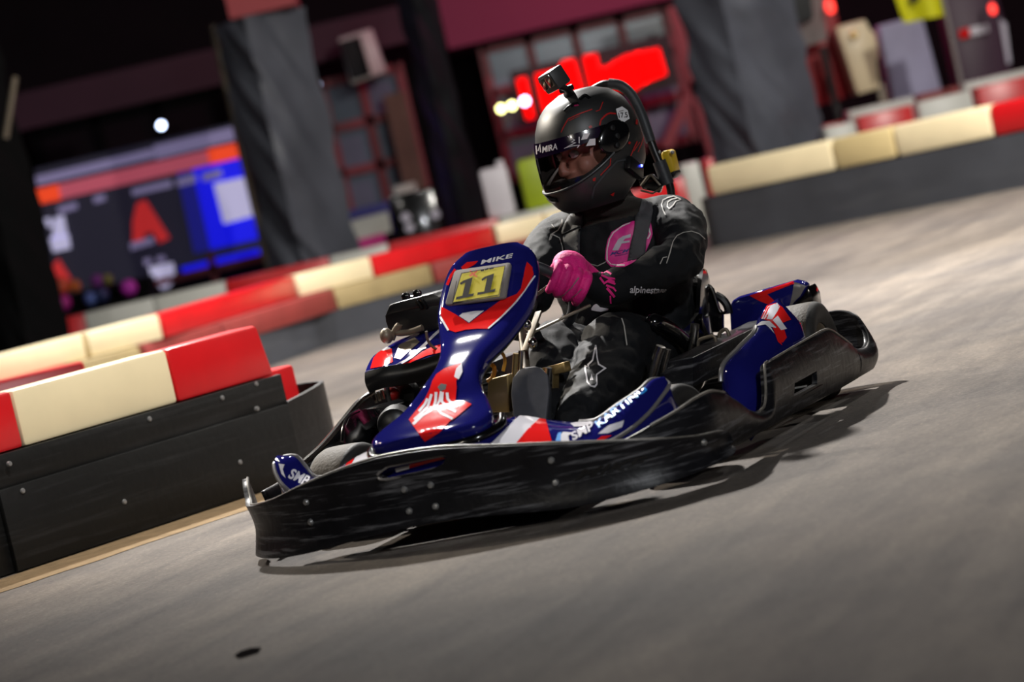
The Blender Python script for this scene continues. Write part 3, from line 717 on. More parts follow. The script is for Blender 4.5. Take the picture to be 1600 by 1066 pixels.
digit = [[(-0.355,-0.055,0.551),(-0.355,-0.043,0.555),(-0.355,-0.018,0.558),(-0.355,-0.039,0.519),(-0.355,-0.024,0.519),(-0.355,-0.028,0.513),(-0.355,-0.075,0.513),(-0.355,-0.072,0.519),(-0.355,-0.056,0.519),(-0.355,-0.04,0.549),(-0.355,-0.054,0.546)], [(-0.355,0.004,0.549),(-0.355,0.014,0.553),(-0.355,0.04,0.556),(-0.355,0.02,0.518),(-0.355,0.034,0.519),(-0.355,0.031,0.513),(-0.355,-0.017,0.513),(-0.355,-0.014,0.519),(-0.355,0.003,0.518),(-0.355,0.019,0.549),(-0.355,0.004,0.544)]]
for dg in digit: decal(plate, (dg, tuple(VP)), M['ink'], off=.0028, e=.02)
for s_ in (([(-0.355,-0.023,0.574),(-0.355,-0.014,0.56),(-0.355,-0.008,0.556),(-0.355,-0.019,0.576),(-0.355,-0.011,0.563),(-0.355,-0.005,0.559)],(-0.9171,-0.3974,-0.0317),1), ([(-0.355,-0.002,0.574),(-0.355,-0.014,0.567),(-0.355,-0.026,0.565),(-0.355,0,0.571),(-0.355,-0.012,0.563),(-0.355,-0.025,0.561)],(-0.9171,-0.3974,-0.0314),1)): decal(plate, s_, M['orange'], off=.0028)
for s_ in (([(-0.355,0.007,0.567),(-0.355,0.016,0.567),(-0.355,0.007,0.571),(-0.355,0.016,0.571)],(-0.9184,-0.3945,-0.0312),1), ([(-0.355,0.018,0.567),(-0.355,0.028,0.568),(-0.355,0.018,0.571),(-0.355,0.028,0.572)],(-0.9189,-0.3932,-0.0311),1), ([(-0.355,0.03,0.567),(-0.355,0.042,0.567),(-0.355,0.03,0.571),(-0.355,0.042,0.571)],(-0.9196,-0.3916,-0.0312),1)): decal(plate, s_, M['ink'], off=.0028)
decal(plate, ([(-0.355,-0.063,0.557),(-0.355,-0.087,0.506),(-0.355,0.039,0.501),(-0.355,0.074,0.569),(-0.355,-0.045,0.574),(-0.355,-0.086,0.507),(-0.355,-0.061,0.557),(-0.355,-0.084,0.508),(-0.355,0.038,0.503),(-0.355,0.072,0.568),(-0.355,-0.044,0.572),(-0.355,-0.084,0.507)],(-0.9162,-0.3991,-0.0358),1), M['ink'], off=.0026)

# steering wheel, column and brackets
tau = .70; wc = Vector((-.712, -.055, .462)); wt = Vector((math.sin(tau), 0, math.cos(tau))); wy = Vector((0, 1, 0)); wn = wy.cross(wt)
wn = wn if wn.x < 0 else -wn
WR = .135
sw = obj('steering_wheel', tube([wc + WR * (math.cos(a) * wy + math.sin(a) * wt) for a in [2 * PI * k / 16 for k in range(16)]], .0145, 12, 4, closed=True), M['foam'], kart)
obj('wheel_hub', xf(lathe([(.001, -.02), (.04, -.018), (.042, .018), (.001, .02)], 24, 'z'), Matrix.Translation(wc - wn * .025) @ wn.to_track_quat('Z', 'Y').to_matrix().to_4x4()), M['satin_black'], sw)
for an in (20, 160, 270):
    e_ = wc + (WR - .01) * (math.cos(math.radians(an)) * wy + math.sin(math.radians(an)) * wt)
    obj('spoke', bar(wc - wn * .02, e_, .022, .006), M['steel'], sw, bevel=.001)
obj('steering_column', tube([wc - wn * .03, (-.5, 0, .28), (-.2, 0, .09)], .011, 10, 0), M['steel'], kart)
obj('steering_bracket', bar((-0.56,0.002,0.382), (-0.66,0.145,0.417), .022, .006), M['steel'], kart, bevel=.001)
obj('steering_bracket', bar((-0.5,0.011,0.348), (-0.58,0.039,0.432), .02, .006), M['steel'], kart, bevel=.001)
obj('bracket_nut', ell((-0.5,0.036,0.362), (.012, .012, .015), 12, 8), M['chrome'], kart)
obj('bracket_nut', ell((-0.48,0.04,0.411), (.012, .012, .015), 12, 8), M['chrome'], kart)

# chassis, floor and pedals
ch = obj('chassis_frame', merge(tube([(.1, -.25, .06), (-.3, -.26, .06), (-.8, -.27, .06), (-1.45, -.27, .06)], .015, 10), tube([(.1, .25, .06), (-.3, .26, .06), (-.8, .27, .06), (-1.45, .27, .06)], .015, 10),
    tube([(.1, -.25, .06), (.16, -.1, .06), (.16, .1, .06), (.1, .25, .06)], .015, 10), tube([(-.25, -.38, .1), (-.25, .38, .1)], .013, 10, 0), tube([(-1.36, -.5, .13), (-1.36, .5, .13)], .018, 12, 0),
    tube([(-.55, -.27, .06), (-.55, .27, .06)], .013, 8, 0), tube([(-1.0, -.55, .07), (-1.0, .55, .07)], .013, 8, 0), tube([(-.45, .27, .06), (-.5, .56, .08), (-1.15, .57, .08), (-1.2, .27, .06)], .012, 8)), M['satin_black'], kart)
obj('floor_tray', box((-.55, 0, .042), (1.25, .5, .006)), M['steel'], kart)
obj('pedal_plate', prism([Vector(p) for p in [(-0.36,-0.068,0.227),(-0.36,-0.045,0.3),(-0.36,-0.033,0.306),(-0.36,0.01,0.309),(-0.36,-0.007,0.216)]], (-.03, .02, 0)), M['warm_metal'], kart, bevel=.003)
obj('pedal_plate', prism([Vector(p) for p in [(-0.46,0.054,0.299),(-0.46,0.121,0.304),(-0.46,0.121,0.278),(-0.46,0.087,0.278),(-0.46,0.062,0.179),(-0.46,0.049,0.181),(-0.46,0.072,0.282),(-0.46,0.05,0.285)]], (-.02, .01, 0)), M['warm_metal'], kart, bevel=.003)
obj('pedal_post', tube([(-0.45,0.085,0.299),(-0.45,0.069,0.241),(-0.45,0.058,0.189)], .010, 10), M['chrome'], kart)
obj('tie_rod', tube([(-0.38,0.037,0.354),(-0.38,0.024,0.315),(-0.38,0.014,0.281)], .007, 10), M['warm_metal'], kart)
obj('tie_rod', tube([(-0.42,0.035,0.355),(-0.42,0.023,0.316),(-0.42,0.012,0.279)], .007, 10), M['chrome'], kart)
obj('brake_cable', tube([(-0.42,-0.019,0.364),(-0.42,-0.013,0.352),(-0.42,-0.014,0.335),(-0.42,-0.024,0.315)], .0045, 8), M['cable'], kart)
obj('fuel_hose', tube([(-0.44,-0.071,0.343),(-0.44,-0.054,0.327),(-0.44,-0.064,0.303),(-0.44,-0.08,0.296)], .006, 8), M['cable'], kart)

# wheels
def wheel(c, r, w, steer):
    c = Vector(c)
    rim = obj('wheel', lathe([(.002, -w * .30), (r * .42, -w * .28), (r * .5, -w * .40), (r * .56, -w * .42), (r * .56, w * .42), (r * .5, w * .40), (r * .42, w * .28), (.002, w * .30)], 36, 'y', c, steer), M['steel'], kart)
    p = [(r * .55, -w * .44), (r * .68, -w * .5), (r * .85, -w * .52), (r * .95, -w * .47), (r * .99, -w * .38), (r, -w * .2), (r, w * .2), (r * .99, w * .38), (r * .95, w * .47), (r * .85, w * .52), (r * .68, w * .5), (r * .55, w * .44), (r * .52, w * .3), (r * .52, -w * .3)]
    ty = obj('tyre', lathe(p, 56, 'y', c, steer), [M['rubber'], M['tread']], rim)
    o_ = OFF[ty.name]; R_ = Matrix.Rotation(-steer, 3, 'Z')
    for f in ty.data.polygons:
        q_ = R_ @ (Vector(f.center) + o_ - c)
        if math.hypot(q_.x, q_.z) > r * .985: f.material_index = 1
    return rim
wheel((-.275, -.43, .112), .112, .12, math.radians(-12))
wheel((-.27, .425, .108), .108, .12, math.radians(-12))
wheel((-1.36, -.47, .13), .13, .2, 0)
wheel((-1.345, .455, .134), .134, .13, 0)

# rear guard beside the near rear wheel, with torn decals
ip = [(-0.55,0.476,0.153), (-0.58,0.484,0.208), (-0.68,0.503,0.237), (-0.76,0.522,0.26), (-0.84,0.508,0.284), (-0.92,0.511,0.307), (-0.97,0.525,0.311)]
op = [(-0.5,0.53,0.091), (-0.56,0.571,0.14), (-0.68,0.57,0.184), (-0.78,0.578,0.213), (-0.86,0.587,0.23), (-0.95,0.585,0.243), (-1,0.539,0.284)]
I_ = cat(ip, 5); P_ = cat(op, 5); rings = []
for a, b in zip(I_, P_):
    r = []
    for k in range(11):
        t = k / 10; r.append(a.lerp(b, t) + Vector((.5, .1, .8)).normalized() * .022 * math.sin(PI * t) ** .7)
    r.append(b + Vector((-.02, 0, -.07))); r.append(a + Vector((-.02, 0, -.07)))
    rings.append(r)
pod = obj('rear_wheel_guard', loft(rings), M['blue'], kart)
obj('guard_edge_glint', tube([p + Vector((.004, -.002, .002)) for p in I_[2:18]], .006, 8, 0), M['silver'], pod)  # pale tube stands in for the highlight along the guard's inner edge
for m_, s_ in (('red', ([(-0.85,0.515,0.285),(-0.85,0.538,0.314),(-0.85,0.563,0.317),(-0.85,0.577,0.303),(-0.85,0.592,0.267),(-0.85,0.567,0.263),(-0.85,0.57,0.225),(-0.85,0.556,0.214),(-0.85,0.547,0.249),(-0.85,0.554,0.208),(-0.85,0.545,0.219),(-0.85,0.538,0.272)],(-0.9495,-0.3055,-0.0716))), ('white', ([(-0.9,0.5,0.279),(-0.9,0.524,0.307),(-0.9,0.55,0.312),(-0.9,0.554,0.301),(-0.9,0.544,0.289),(-0.9,0.527,0.273)],(-0.9496,-0.3063,-0.0668))),
               ('white', ([(-0.85,0.498,0.268),(-0.85,0.515,0.277),(-0.85,0.535,0.274),(-0.85,0.551,0.252),(-0.85,0.535,0.259),(-0.85,0.541,0.24),(-0.85,0.531,0.257),(-0.85,0.523,0.267)],(-0.9485,-0.3087,-0.0715))), ('white', ([(-0.88,0.534,0.272),(-0.88,0.55,0.281),(-0.88,0.562,0.252),(-0.88,0.566,0.244),(-0.88,0.55,0.243),(-0.88,0.542,0.259)],(-0.9497,-0.3048,-0.0717))), ('red', ([(-0.8,0.557,0.257),(-0.8,0.568,0.259),(-0.8,0.576,0.222),(-0.8,0.569,0.219)],(-0.9491,-0.3059,-0.0751)))):
    decal(pod, s_, M[m_], e=.012)

# panel behind the seat
rp = [(-1.45,0.221,0.217),(-1.45,0.235,0.294),(-1.45,0.249,0.306),(-1.45,0.266,0.312),(-1.45,0.434,0.325),(-1.45,0.451,0.318),(-1.45,0.47,0.306),(-1.45,0.445,0.278),(-1.45,0.42,0.265),(-1.45,0.39,0.235),(-1.45,0.298,0.224)]
rpan = obj('rear_panel', prism([Vector(p) for p in rp], (-.05, .0, 0)), M['blue'], kart, bevel=.012)
decal(rpan, ([(-1.45,0.301,0.31),(-1.45,0.433,0.324),(-1.45,0.436,0.318),(-1.45,0.352,0.304),(-1.45,0.381,0.266),(-1.45,0.358,0.27),(-1.45,0.328,0.289)],(-0.9504,-0.3048,-0.0615)), M['red'])
decal(rpan, ([(-1.45,0.435,0.322),(-1.45,0.448,0.315),(-1.45,0.464,0.305),(-1.45,0.442,0.281),(-1.45,0.421,0.269),(-1.45,0.402,0.251),(-1.45,0.422,0.29)],(-0.9526,-0.2976,-0.0625)), M['silver'])
obj('panel_return', prism([Vector(p) for p in [(-1.46,0.467,0.305),(-1.46,0.475,0.275),(-1.46,0.472,0.239),(-1.46,0.406,0.252),(-1.46,0.42,0.264),(-1.46,0.446,0.279)]], (-.08, .0, 0)), M['gloss_black'], rpan, bevel=.008)

# bucket seat
rows = [((-.86, .17), .19), ((-.93, .115), .2), ((-1.05, .08), .21), ((-1.22, .07), .215), ((-1.36, .10), .215), ((-1.44, .19), .215), ((-1.485, .28), .21), ((-1.52, .36), .20), ((-1.535, .395), .17)]
Cn = cat([Vector((a[0], 0, a[1])) for a, w in rows], 5); Wn = catf([w for a, w in rows], 5); rings = []
for i, (p, w) in enumerate(zip(Cn, Wn)):
    t = (Cn[min(i + 1, len(Cn) - 1)] - Cn[max(i - 1, 0)]).normalized(); n_ = Vector((-t.z, 0, t.x)); n_ = n_ if n_.z + n_.x > 0 else -n_
    f_ = i / (len(Cn) - 1); side = .2 * math.sin(PI * min(1, f_ * 1.05)) ** .6 + .03
    r = []
    for k in range(21):
        u = -1 + 2 * k / 20; yy = w * math.sin(u * PI / 2) ** 1 if True else 0
        r.append(p + Vector((0, yy, 0)) + n_ * side * abs(u) ** 4)
    rings.append(r)
sv, sf = loft(rings, cap=False, wrap=False)
seat = obj('seat', (sv, sf), M['gloss_black'], kart)
so = seat.modifiers.new('s', 'SOLIDIFY'); so.thickness = .012; apply(seat); shade(seat)
obj('seat_back', prism([Vector(p) for p in [(-1.42,0.12,0.379),(-1.42,0.136,0.381),(-1.42,0.2,0.361),(-1.42,0.209,0.35),(-1.42,0.214,0.291),(-1.42,0.222,0.279),(-1.42,0.21,0.227),(-1.42,0.09,0.25)]], (-.03, 0, 0)), M['gloss_black'], kart, bevel=.008)
obj('seat_rim', tube([(-1.415,0.153,0.38),(-1.415,0.202,0.363),(-1.415,0.212,0.348),(-1.415,0.216,0.317),(-1.415,0.219,0.289),(-1.415,0.228,0.28),(-1.415,0.24,0.283)], .0045, 8), M['chrome'], kart)
obj('seat_stay', tube([(-1.44,0.209,0.33),(-1.44,0.225,0.317),(-1.44,0.235,0.296),(-1.44,0.235,0.274)], .012, 8), M['satin_black'], kart)
obj('seat_bolster', capsule([Vector(p) for p in [(-0.842,0.235,0.328),(-0.923,0.235,0.297),(-1.015,0.235,0.248),(-1.068,0.235,0.202)]], [.026, .029, .029, .026], 14), M['gloss_black'], kart)

# roll bar and its stays
rbh = [(-1.4,0.103,0.119), (-1.41,0.109,0.221), (-1.42,0.118,0.354), (-1.43,0.151,0.618), (-1.43,0.149,0.672), (-1.44,0.129,0.755), (-1.45,0.112,0.859), (-1.46,0.093,0.919), (-1.46,0.068,0.952), (-1.46,0.032,0.965)]
rbh = [Vector(p) for p in rbh]
m_y = rbh[-1].y - .012
far = [Vector((p.x, 2 * m_y - p.y, p.z)) for p in rbh[::-1]]
hoop = obj('roll_bar', tube(rbh + far, .0115, 12, 4), M['satin_black'], kart)
obj('roll_bar_pad', tube([(-1.44,0.124,0.782), (-1.45,0.112,0.859), (-1.46,0.093,0.919), (-1.46,0.068,0.952), (-1.46,0.036,0.965)], .0145, 12, 4), M['foam'], hoop)
obj('roll_bar_sleeve', tube([(-1.43,0.139,0.725), (-1.43,0.148,0.658)], .019, 12, 0), M['foam'], hoop)
obj('stay_tube', tube([(-1.36,0.132,0.355),(-1.36,0.102,0.31),(-1.36,0.076,0.268)], .010, 10), M['steel'], kart)
obj('stay_tube', tube([(-1.38,0.127,0.343),(-1.38,0.102,0.299),(-1.38,0.084,0.257)], .008, 10), M['steel'], kart)
bcn = obj('beacon', prism([Vector(p) for p in [(-1.45,0.14,0.743),(-1.45,0.149,0.75),(-1.45,0.164,0.749),(-1.45,0.169,0.742),(-1.45,0.17,0.691),(-1.45,0.165,0.681),(-1.45,0.144,0.681),(-1.45,0.142,0.686)]], (-.05, 0, 0)), M['tag_yellow'], hoop, bevel=.006)
tag(bcn, 'small yellow beacon')
bcb = obj('beacon_base', prism([Vector(p) for p in [(-1.448,0.143,0.686),(-1.448,0.17,0.691),(-1.448,0.172,0.68),(-1.448,0.16,0.67),(-1.448,0.142,0.667),(-1.448,0.138,0.675)]], (-.05, 0, 0)), M['satin_black'], hoop, bevel=.005)
for p in [(-1.44,0.138,0.735),(-1.44,0.137,0.707),(-1.44,0.141,0.749),(-1.44,0.179,0.741)]: obj('clamp_bolt', ell(p, (.006, .006, .006), 8, 6), M['bolt'], hoop)
gd = obj('belt_guide', prism([Vector(p) for p in [(-1.4,0.076,0.689),(-1.4,0.119,0.696),(-1.4,0.141,0.66),(-1.4,0.129,0.64),(-1.4,0.084,0.66)]], (-.02, 0, 0)), M['gloss_black'], hoop, bevel=.002)
obj('guide_wire', tube([Vector(p) + Vector((.01, 0, 0)) for p in [(-1.4,0.085,0.671),(-1.4,0.111,0.692),(-1.4,0.121,0.694),(-1.4,0.14,0.661)]], .003, 6, 0), M['steel'], hoop)
obj('guide_wire', tube([Vector(p) + Vector((.01, 0, 0)) for p in [(-1.4,0.082,0.658),(-1.4,0.114,0.643),(-1.4,0.143,0.653)]], .003, 6, 0), M['steel'], hoop)

# near side: sill box, small hoops and posts
sb = obj('side_box', prism([Vector(p) for p in [(-0.668,0.38,0.237),(-1.416,0.38,0.242),(-1.358,0.38,0.167),(-0.618,0.38,0.167)]], (0, -.09, 0)), M['bumper'], kart, bevel=.004)
obj('side_post', tube([(-0.98,0.294,0.296),(-0.98,0.284,0.266),(-0.98,0.268,0.231)], .012, 12), M['chrome'], kart)
obj('side_hoop', tube([(-1,0.279,0.228),(-1,0.287,0.249),(-1,0.312,0.254),(-1,0.331,0.252),(-1,0.332,0.235),(-1,0.33,0.224)], .005, 8), M['steel'], kart)
obj('side_hoop', tube([(-1.1,0.308,0.231),(-1.1,0.312,0.249),(-1.1,0.329,0.258),(-1.1,0.336,0.251),(-1.1,0.337,0.23)], .005, 8), M['steel'], kart)
obj('side_post', tube([(-0.62,0.321,0.283),(-0.62,0.302,0.253),(-0.62,0.277,0.208)], .013, 12), M['chrome'], kart)
obj('side_post', tube([(-0.66,0.323,0.269),(-0.66,0.307,0.239),(-0.66,0.289,0.2)], .008, 12), M['chrome'], kart)
obj('side_post', tube([(-1,0.239,0.212),(-1,0.237,0.181),(-1,0.233,0.158)], .009, 12), M['steel'], kart)

# engine side
ce = [(-0.8,-0.579,0.355), (-0.8,-0.52,0.36), (-0.82,-0.444,0.356), (-0.84,-0.347,0.365), (-0.86,-0.24,0.374)]
cr = [(-0.98,-0.601,0.394), (-1,-0.565,0.409), (-1.02,-0.509,0.419), (-1.04,-0.438,0.426), (-1.05,-0.304,0.434)]
a_ = cat(ce, 5); b_ = cat(cr, 5); rings = []
for a, b in zip(a_, b_):
    r = [a.lerp(b, k / 8) + Vector((.3, 0, .95)) * .012 * math.sin(PI * k / 8) for k in range(9)]
    r += [b + Vector((0, 0, -.02)), a + Vector((-.02, 0, -.02))]; rings.append(r)
ec = obj('engine_cover', loft(rings), M['blue'], kart)
rings = []
for a in a_:
    r = []
    for k in range(9):
        t = k / 8; r.append(a + Vector((.012 * math.sin(PI * t), 0, -.055 * t + .001)))
    r += [p + Vector((-.02, 0, 0)) for p in r[::-1]]; rings.append(r)
obj('cover_skirt', loft(rings), M['satin_black'], ec)
for m_, s_ in (('white', ([(-0.85,-0.599,0.356),(-0.85,-0.552,0.356),(-0.85,-0.509,0.357),(-0.85,-0.477,0.365),(-0.85,-0.437,0.384),(-0.85,-0.411,0.398),(-0.85,-0.38,0.416),(-0.85,-0.354,0.429),(-0.85,-0.356,0.421),(-0.85,-0.395,0.4),(-0.85,-0.423,0.381),(-0.85,-0.456,0.365),(-0.85,-0.499,0.352),(-0.85,-0.546,0.35),(-0.85,-0.597,0.345)],(-0.9047,-0.4228,-0.0531))), ('red', ([(-0.9,-0.608,0.357),(-0.9,-0.592,0.383),(-0.9,-0.568,0.4),(-0.9,-0.533,0.398),(-0.9,-0.539,0.362),(-0.9,-0.571,0.356)],(-0.9008,-0.4311,-0.0528))),
               ('red', ([(-0.85,-0.503,0.351),(-0.85,-0.467,0.358),(-0.85,-0.424,0.376),(-0.85,-0.394,0.383),(-0.85,-0.345,0.387),(-0.85,-0.351,0.364),(-0.85,-0.412,0.363),(-0.85,-0.458,0.355)],(-0.9069,-0.4178,-0.0547))), ('steel', ([(-0.95,-0.556,0.369),(-0.95,-0.533,0.4),(-0.95,-0.483,0.412),(-0.95,-0.471,0.397),(-0.95,-0.507,0.379),(-0.95,-0.538,0.362)],(-0.9047,-0.423,-0.0514))), ('white', ([(-0.97,-0.6,0.395),(-0.97,-0.58,0.402),(-0.97,-0.567,0.394),(-0.97,-0.591,0.392)],(-0.9018,-0.4293,-0.0498))),
               ('white', ([(-0.9,-0.445,0.383),(-0.9,-0.433,0.384),(-0.9,-0.434,0.379),(-0.9,-0.446,0.378)],(-0.9071,-0.4175,-0.0525)))):
    decal(ec, s_, M[m_], e=.015)
ab = obj('air_box', prism([Vector(p) for p in [(-0.98,-0.572,0.469),(-0.98,-0.57,0.485),(-0.98,-0.547,0.512),(-0.98,-0.509,0.515),(-0.98,-0.415,0.518),(-0.98,-0.399,0.505),(-0.98,-0.391,0.475),(-0.98,-0.405,0.421),(-0.98,-0.472,0.416),(-0.98,-0.569,0.442)]], (-.16, 0, 0)), M['satin_black'], kart, bevel=.006)
obj('air_box_lid', prism([Vector(p) + Vector((.004, 0, 0)) for p in [(-0.98,-0.568,0.484),(-0.98,-0.547,0.512),(-0.98,-0.509,0.515),(-0.98,-0.415,0.518),(-0.98,-0.399,0.505),(-0.98,-0.393,0.482),(-0.98,-0.473,0.487),(-0.98,-0.547,0.487)]], (-.02, 0, 0)), M['satin_black'], ab, bevel=.004)
obj('lid_groove', tube([Vector(p) + Vector((.006, 0, 0)) for p in [(-0.98,-0.464,0.508),(-0.98,-0.456,0.494),(-0.98,-0.453,0.483)]], .006, 8, 2), M['gloss_black'], ab)
obj('lid_groove', tube([Vector(p) + Vector((.006, 0, 0)) for p in [(-0.98,-0.452,0.511),(-0.98,-0.443,0.497),(-0.98,-0.44,0.482)]], .006, 8, 2), M['gloss_black'], ab)
obj('wing_nut', merge(ell((-1,-0.504,0.523), (.008, .014, .012), 12, 8), ell((-1,-0.469,0.525), (.008, .014, .012), 12, 8), tube([(-1,-0.514,0.517), (-1,-0.463,0.516)], .006, 8, 0)), M['gloss_black'], ab)
obj('fuel_pipe', tube([(-0.94,-0.546,0.421),(-0.94,-0.529,0.443),(-0.94,-0.514,0.454),(-0.94,-0.527,0.436),(-0.94,-0.489,0.43),(-0.94,-0.449,0.435)], .009, 10), M['steel'], kart)
obj('pipe_elbow', ell((-0.93,-0.554,0.433), (.02, .018, .022), 14, 10), M['steel'], kart)
obj('breather_hose', tube([(-0.86,-0.404,0.427),(-0.86,-0.406,0.406),(-0.86,-0.399,0.387),(-0.86,-0.387,0.375)], .004, 8), M['steel'], kart)
eb = merge(box((-1.12, -.42, .2), (.3, .22, .2)), *[box((-.99 - .0 * k, -.42, .12 + .022 * k), (.06, .25, .008)) for k in range(8)])
eng = obj('engine', eb, M['satin_black'], kart, bevel=.003)
obj('engine_grille', merge(*[bar(Vector(p), Vector(q_), .006, .006) for p, q_ in zip([(-0.86,-0.633,0.287),(-0.86,-0.621,0.288),(-0.86,-0.608,0.291),(-0.86,-0.596,0.294),(-0.86,-0.584,0.295),(-0.86,-0.572,0.298)], [(-0.86,-0.634,0.252),(-0.86,-0.621,0.256),(-0.86,-0.608,0.261),(-0.86,-0.595,0.266),(-0.86,-0.583,0.269),(-0.86,-0.571,0.272)])]), M['steel'], eng)
obj('engine_bracket', tube([(-0.84,-0.545,0.306),(-0.84,-0.548,0.278),(-0.84,-0.546,0.257)], .008, 8), M['chrome'], eng)
obj('bracket_arm', tube([(-0.84,-0.54,0.308),(-0.84,-0.514,0.307),(-0.84,-0.487,0.307)], .007, 8), M['chrome'], eng)
obj('carburettor', ell((-0.86,-0.543,0.281), (.02, .02, .02), 14, 10), M['helmet_red'], eng)
obj('engine_cap', xf(lathe([(.001, .012), (.03, .01), (.034, -.02), (.001, -.03)], 20, 'x'), Matrix.Translation((-0.9,-0.523,0.273))), M['satin_black'], eng)
obj('silencer', xf(lathe([(.001, .02), (.03, .018), (.042, .008), (.045, -.02), (.045, -.1), (.001, -.11)], 28, 'x', rz=math.radians(20)), Matrix.Translation((-0.5,-0.386,0.229))), M['satin_black'], kart)
# inner guard on the far side, lit along its rim
rings = []
gl = cat([(-0.42,-0.498,0.22), (-0.45,-0.5,0.252), (-0.5,-0.502,0.274), (-0.56,-0.49,0.279), (-0.6,-0.463,0.265), (-0.62,-0.456,0.242)], 4)
for p in gl: rings.append([p, p + Vector((-.16, .02, -.004)), p + Vector((-.16, .03, -.05)), p + Vector((0, .02, -.05))])
obj('side_guard', loft(rings), M['gloss_black'], kart)
obj('guard_rim', tube([p + Vector((.004, 0, 0)) for p in gl[:12]], .005, 8, 0), M['gloss_black'], kart)
# ------------------------------------------------------------------ the driver
person = rooted('person', (-1.25, 0, .1), label='driver in a black race suit, black helmet and pink gloves, seated in the go-kart', cat='person')
HC = Vector((-1.20, .04, .80)); HY = math.radians(-36)
HM = Matrix.Translation(HC) @ Matrix.Rotation(HY, 4, 'Z') @ Matrix.Rotation(math.radians(4), 4, 'Y')
def hp(x, y, z): return HM @ Vector((x, y, z))
tor = [((-1.24, 0, .085), .12, .16), ((-1.26, 0, .17), .15, .185), ((-1.29, 0, .27), .135, .178), ((-1.305, .003, .36), .135, .182), ((-1.31, .008, .45), .14, .195),
       ((-1.305, .012, .52), .13, .20), ((-1.295, .018, .575), .105, .165), ((-1.28, .022, .615), .08, .1), ((-1.255, .028, .66), .068, .07), ((-1.22, .036, .74), .062, .062)]
cc = cat([Vector(c) for c, a, b in tor], 4); ra = catf([a for c, a, b in tor], 4); rbb = catf([b for c, a, b in tor], 4)
rings = []
for c, a, b in zip(cc, ra, rbb):
    rings.append([c + Vector((a * math.copysign(abs(math.cos(t)) ** .85, math.cos(t)), b * math.copysign(abs(math.sin(t)) ** .85, math.sin(t)), 0)) for t in [2 * PI * k / 28 for k in range(28)]])
body_parts = [loft(rings)]
LS, LE, LW = Vector((-1.30, .188, .553)), Vector((-1.085, .258, .462)), Vector((-.825, .142, .438))
RS, RE = Vector((-1.29, -.15, .568)), Vector((-1.05, -.185, .445))
wp = lambda a: wc + WR * (math.cos(math.radians(a)) * wy + math.sin(math.radians(a)) * wt)
RWp = wp(205); RW = RWp + wn * .09 + Vector((0, -.02, -.01))
body_parts += [capsule([LS + Vector((0, -.07, .005)), LS, LS.lerp(LE, .5) + Vector((-.005, .012, 0)), LE], [.08, .077, .066, .056]),
               capsule([LE, LE.lerp(LW, .25), LE.lerp(LW, .6), LW], [.056, .055, .049, .042]),
               capsule([RS + Vector((0, .06, .005)), RS, RS.lerp(RE, .5) + Vector((0, -.012, 0)), RE], [.08, .078, .07, .062]),
               capsule([RE, RE.lerp(RW, .3), RW], [.062, .058, .042])]
LK, LA = Vector((-.755, .150, .288)), Vector((-.345, .172, .165)); RK, RA = Vector((-.76, -.015, .30)), Vector((-.40, .055, .17))
for K_, A_2, hy in ((LK, LA, .10), (RK, RA, -.09)):
    H_ = Vector((-1.2, hy, .17))
    body_parts += [capsule([H_, H_.lerp(K_, .5) + Vector((0, 0, .012)), K_ + Vector((-.02, 0, 0))], [.115, .105, .092]),
                   capsule([K_, K_.lerp(A_2, .3) + Vector((0, 0, -.01)), K_.lerp(A_2, .7), A_2], [.092, .086, .068, .052])]
    d_ = (A_2 - K_).normalized()
    body_parts.append(capsule([A_2, A_2 + d_ * .05 + Vector((0, 0, -.03)), A_2 + Vector((.14, 0, -.03))], [.045, .04, .03]))
# head with a face
body_parts += [ell(hp(-.012, 0, .012), (.095, .078, .112), rot=HM.to_3x3()), ell(hp(.02, 0, -.06), (.07, .062, .07), rot=HM.to_3x3()),
               capsule([hp(.086, 0, .012), hp(.105, 0, -.02), hp(.112, 0, -.038)], [.008, .011, .014]), ell(hp(.102, .012, -.042), (.012, .010, .008)), ell(hp(.102, -.012, -.042), (.012, .010, .008)),
               capsule([hp(.072, .042, .022), hp(.084, .022, .027), hp(.086, 0, .022), hp(.084, -.022, .027), hp(.072, -.042, .022)], [.008, .011, .009, .011, .008]),
               ell(hp(.086, 0, -.072), (.014, .024, .007), rot=HM.to_3x3()), ell(hp(.084, 0, -.084), (.014, .022, .007), rot=HM.to_3x3()), ell(hp(.076, 0, -.105), (.016, .022, .014), rot=HM.to_3x3()),
               ell(hp(.055, .042, -.035), (.03, .026, .03)), ell(hp(.055, -.042, -.035), (.03, .026, .03)), ell(hp(-.01, .083, -.01), (.016, .01, .03), rot=HM.to_3x3()), ell(hp(-.01, -.083, -.01), (.016, .01, .03), rot=HM.to_3x3())]
# rolled collar and belt
ring_ = [Vector((-1.262 + .077 * math.cos(t), .026 + .082 * math.sin(t), .625 + .012 * math.cos(t))) for t in [2 * PI * k / 16 for k in range(16)]]
body_parts.append(tube(ring_, .022, 10, 3, closed=True))
def folds(p):
    if p.z > .655: return 0
    q = Vector((p.x * 9, p.y * 13, p.z * 16))
    a = noise.noise(q); b = noise.noise(q * 2.3 + Vector((7, 3, 1)))
    r = 1 - abs(a) * 2.2; r2 = 1 - abs(b) * 2.2
    amp = .0075
    for c, w in ((LE, .13), (LK, .14), (RE, .12), (LA, .12), (RK, .12)):
        k = max(0, 1 - (p - c).length / w); amp += .008 * k
    f_ = amp * (r * .7 + r2 * .35) - .003
    if p.z > .6: f_ *= (.655 - p.z) / .055
    return f_
body = voxel(body_parts, 'body', M['suit'], person, .0075, 5, folds)
tag(body, 'black race suit with white star logos')
for k_ in ('skin', 'collar'): body.data.materials.append(M[k_])
o_ = OFF[body.name]
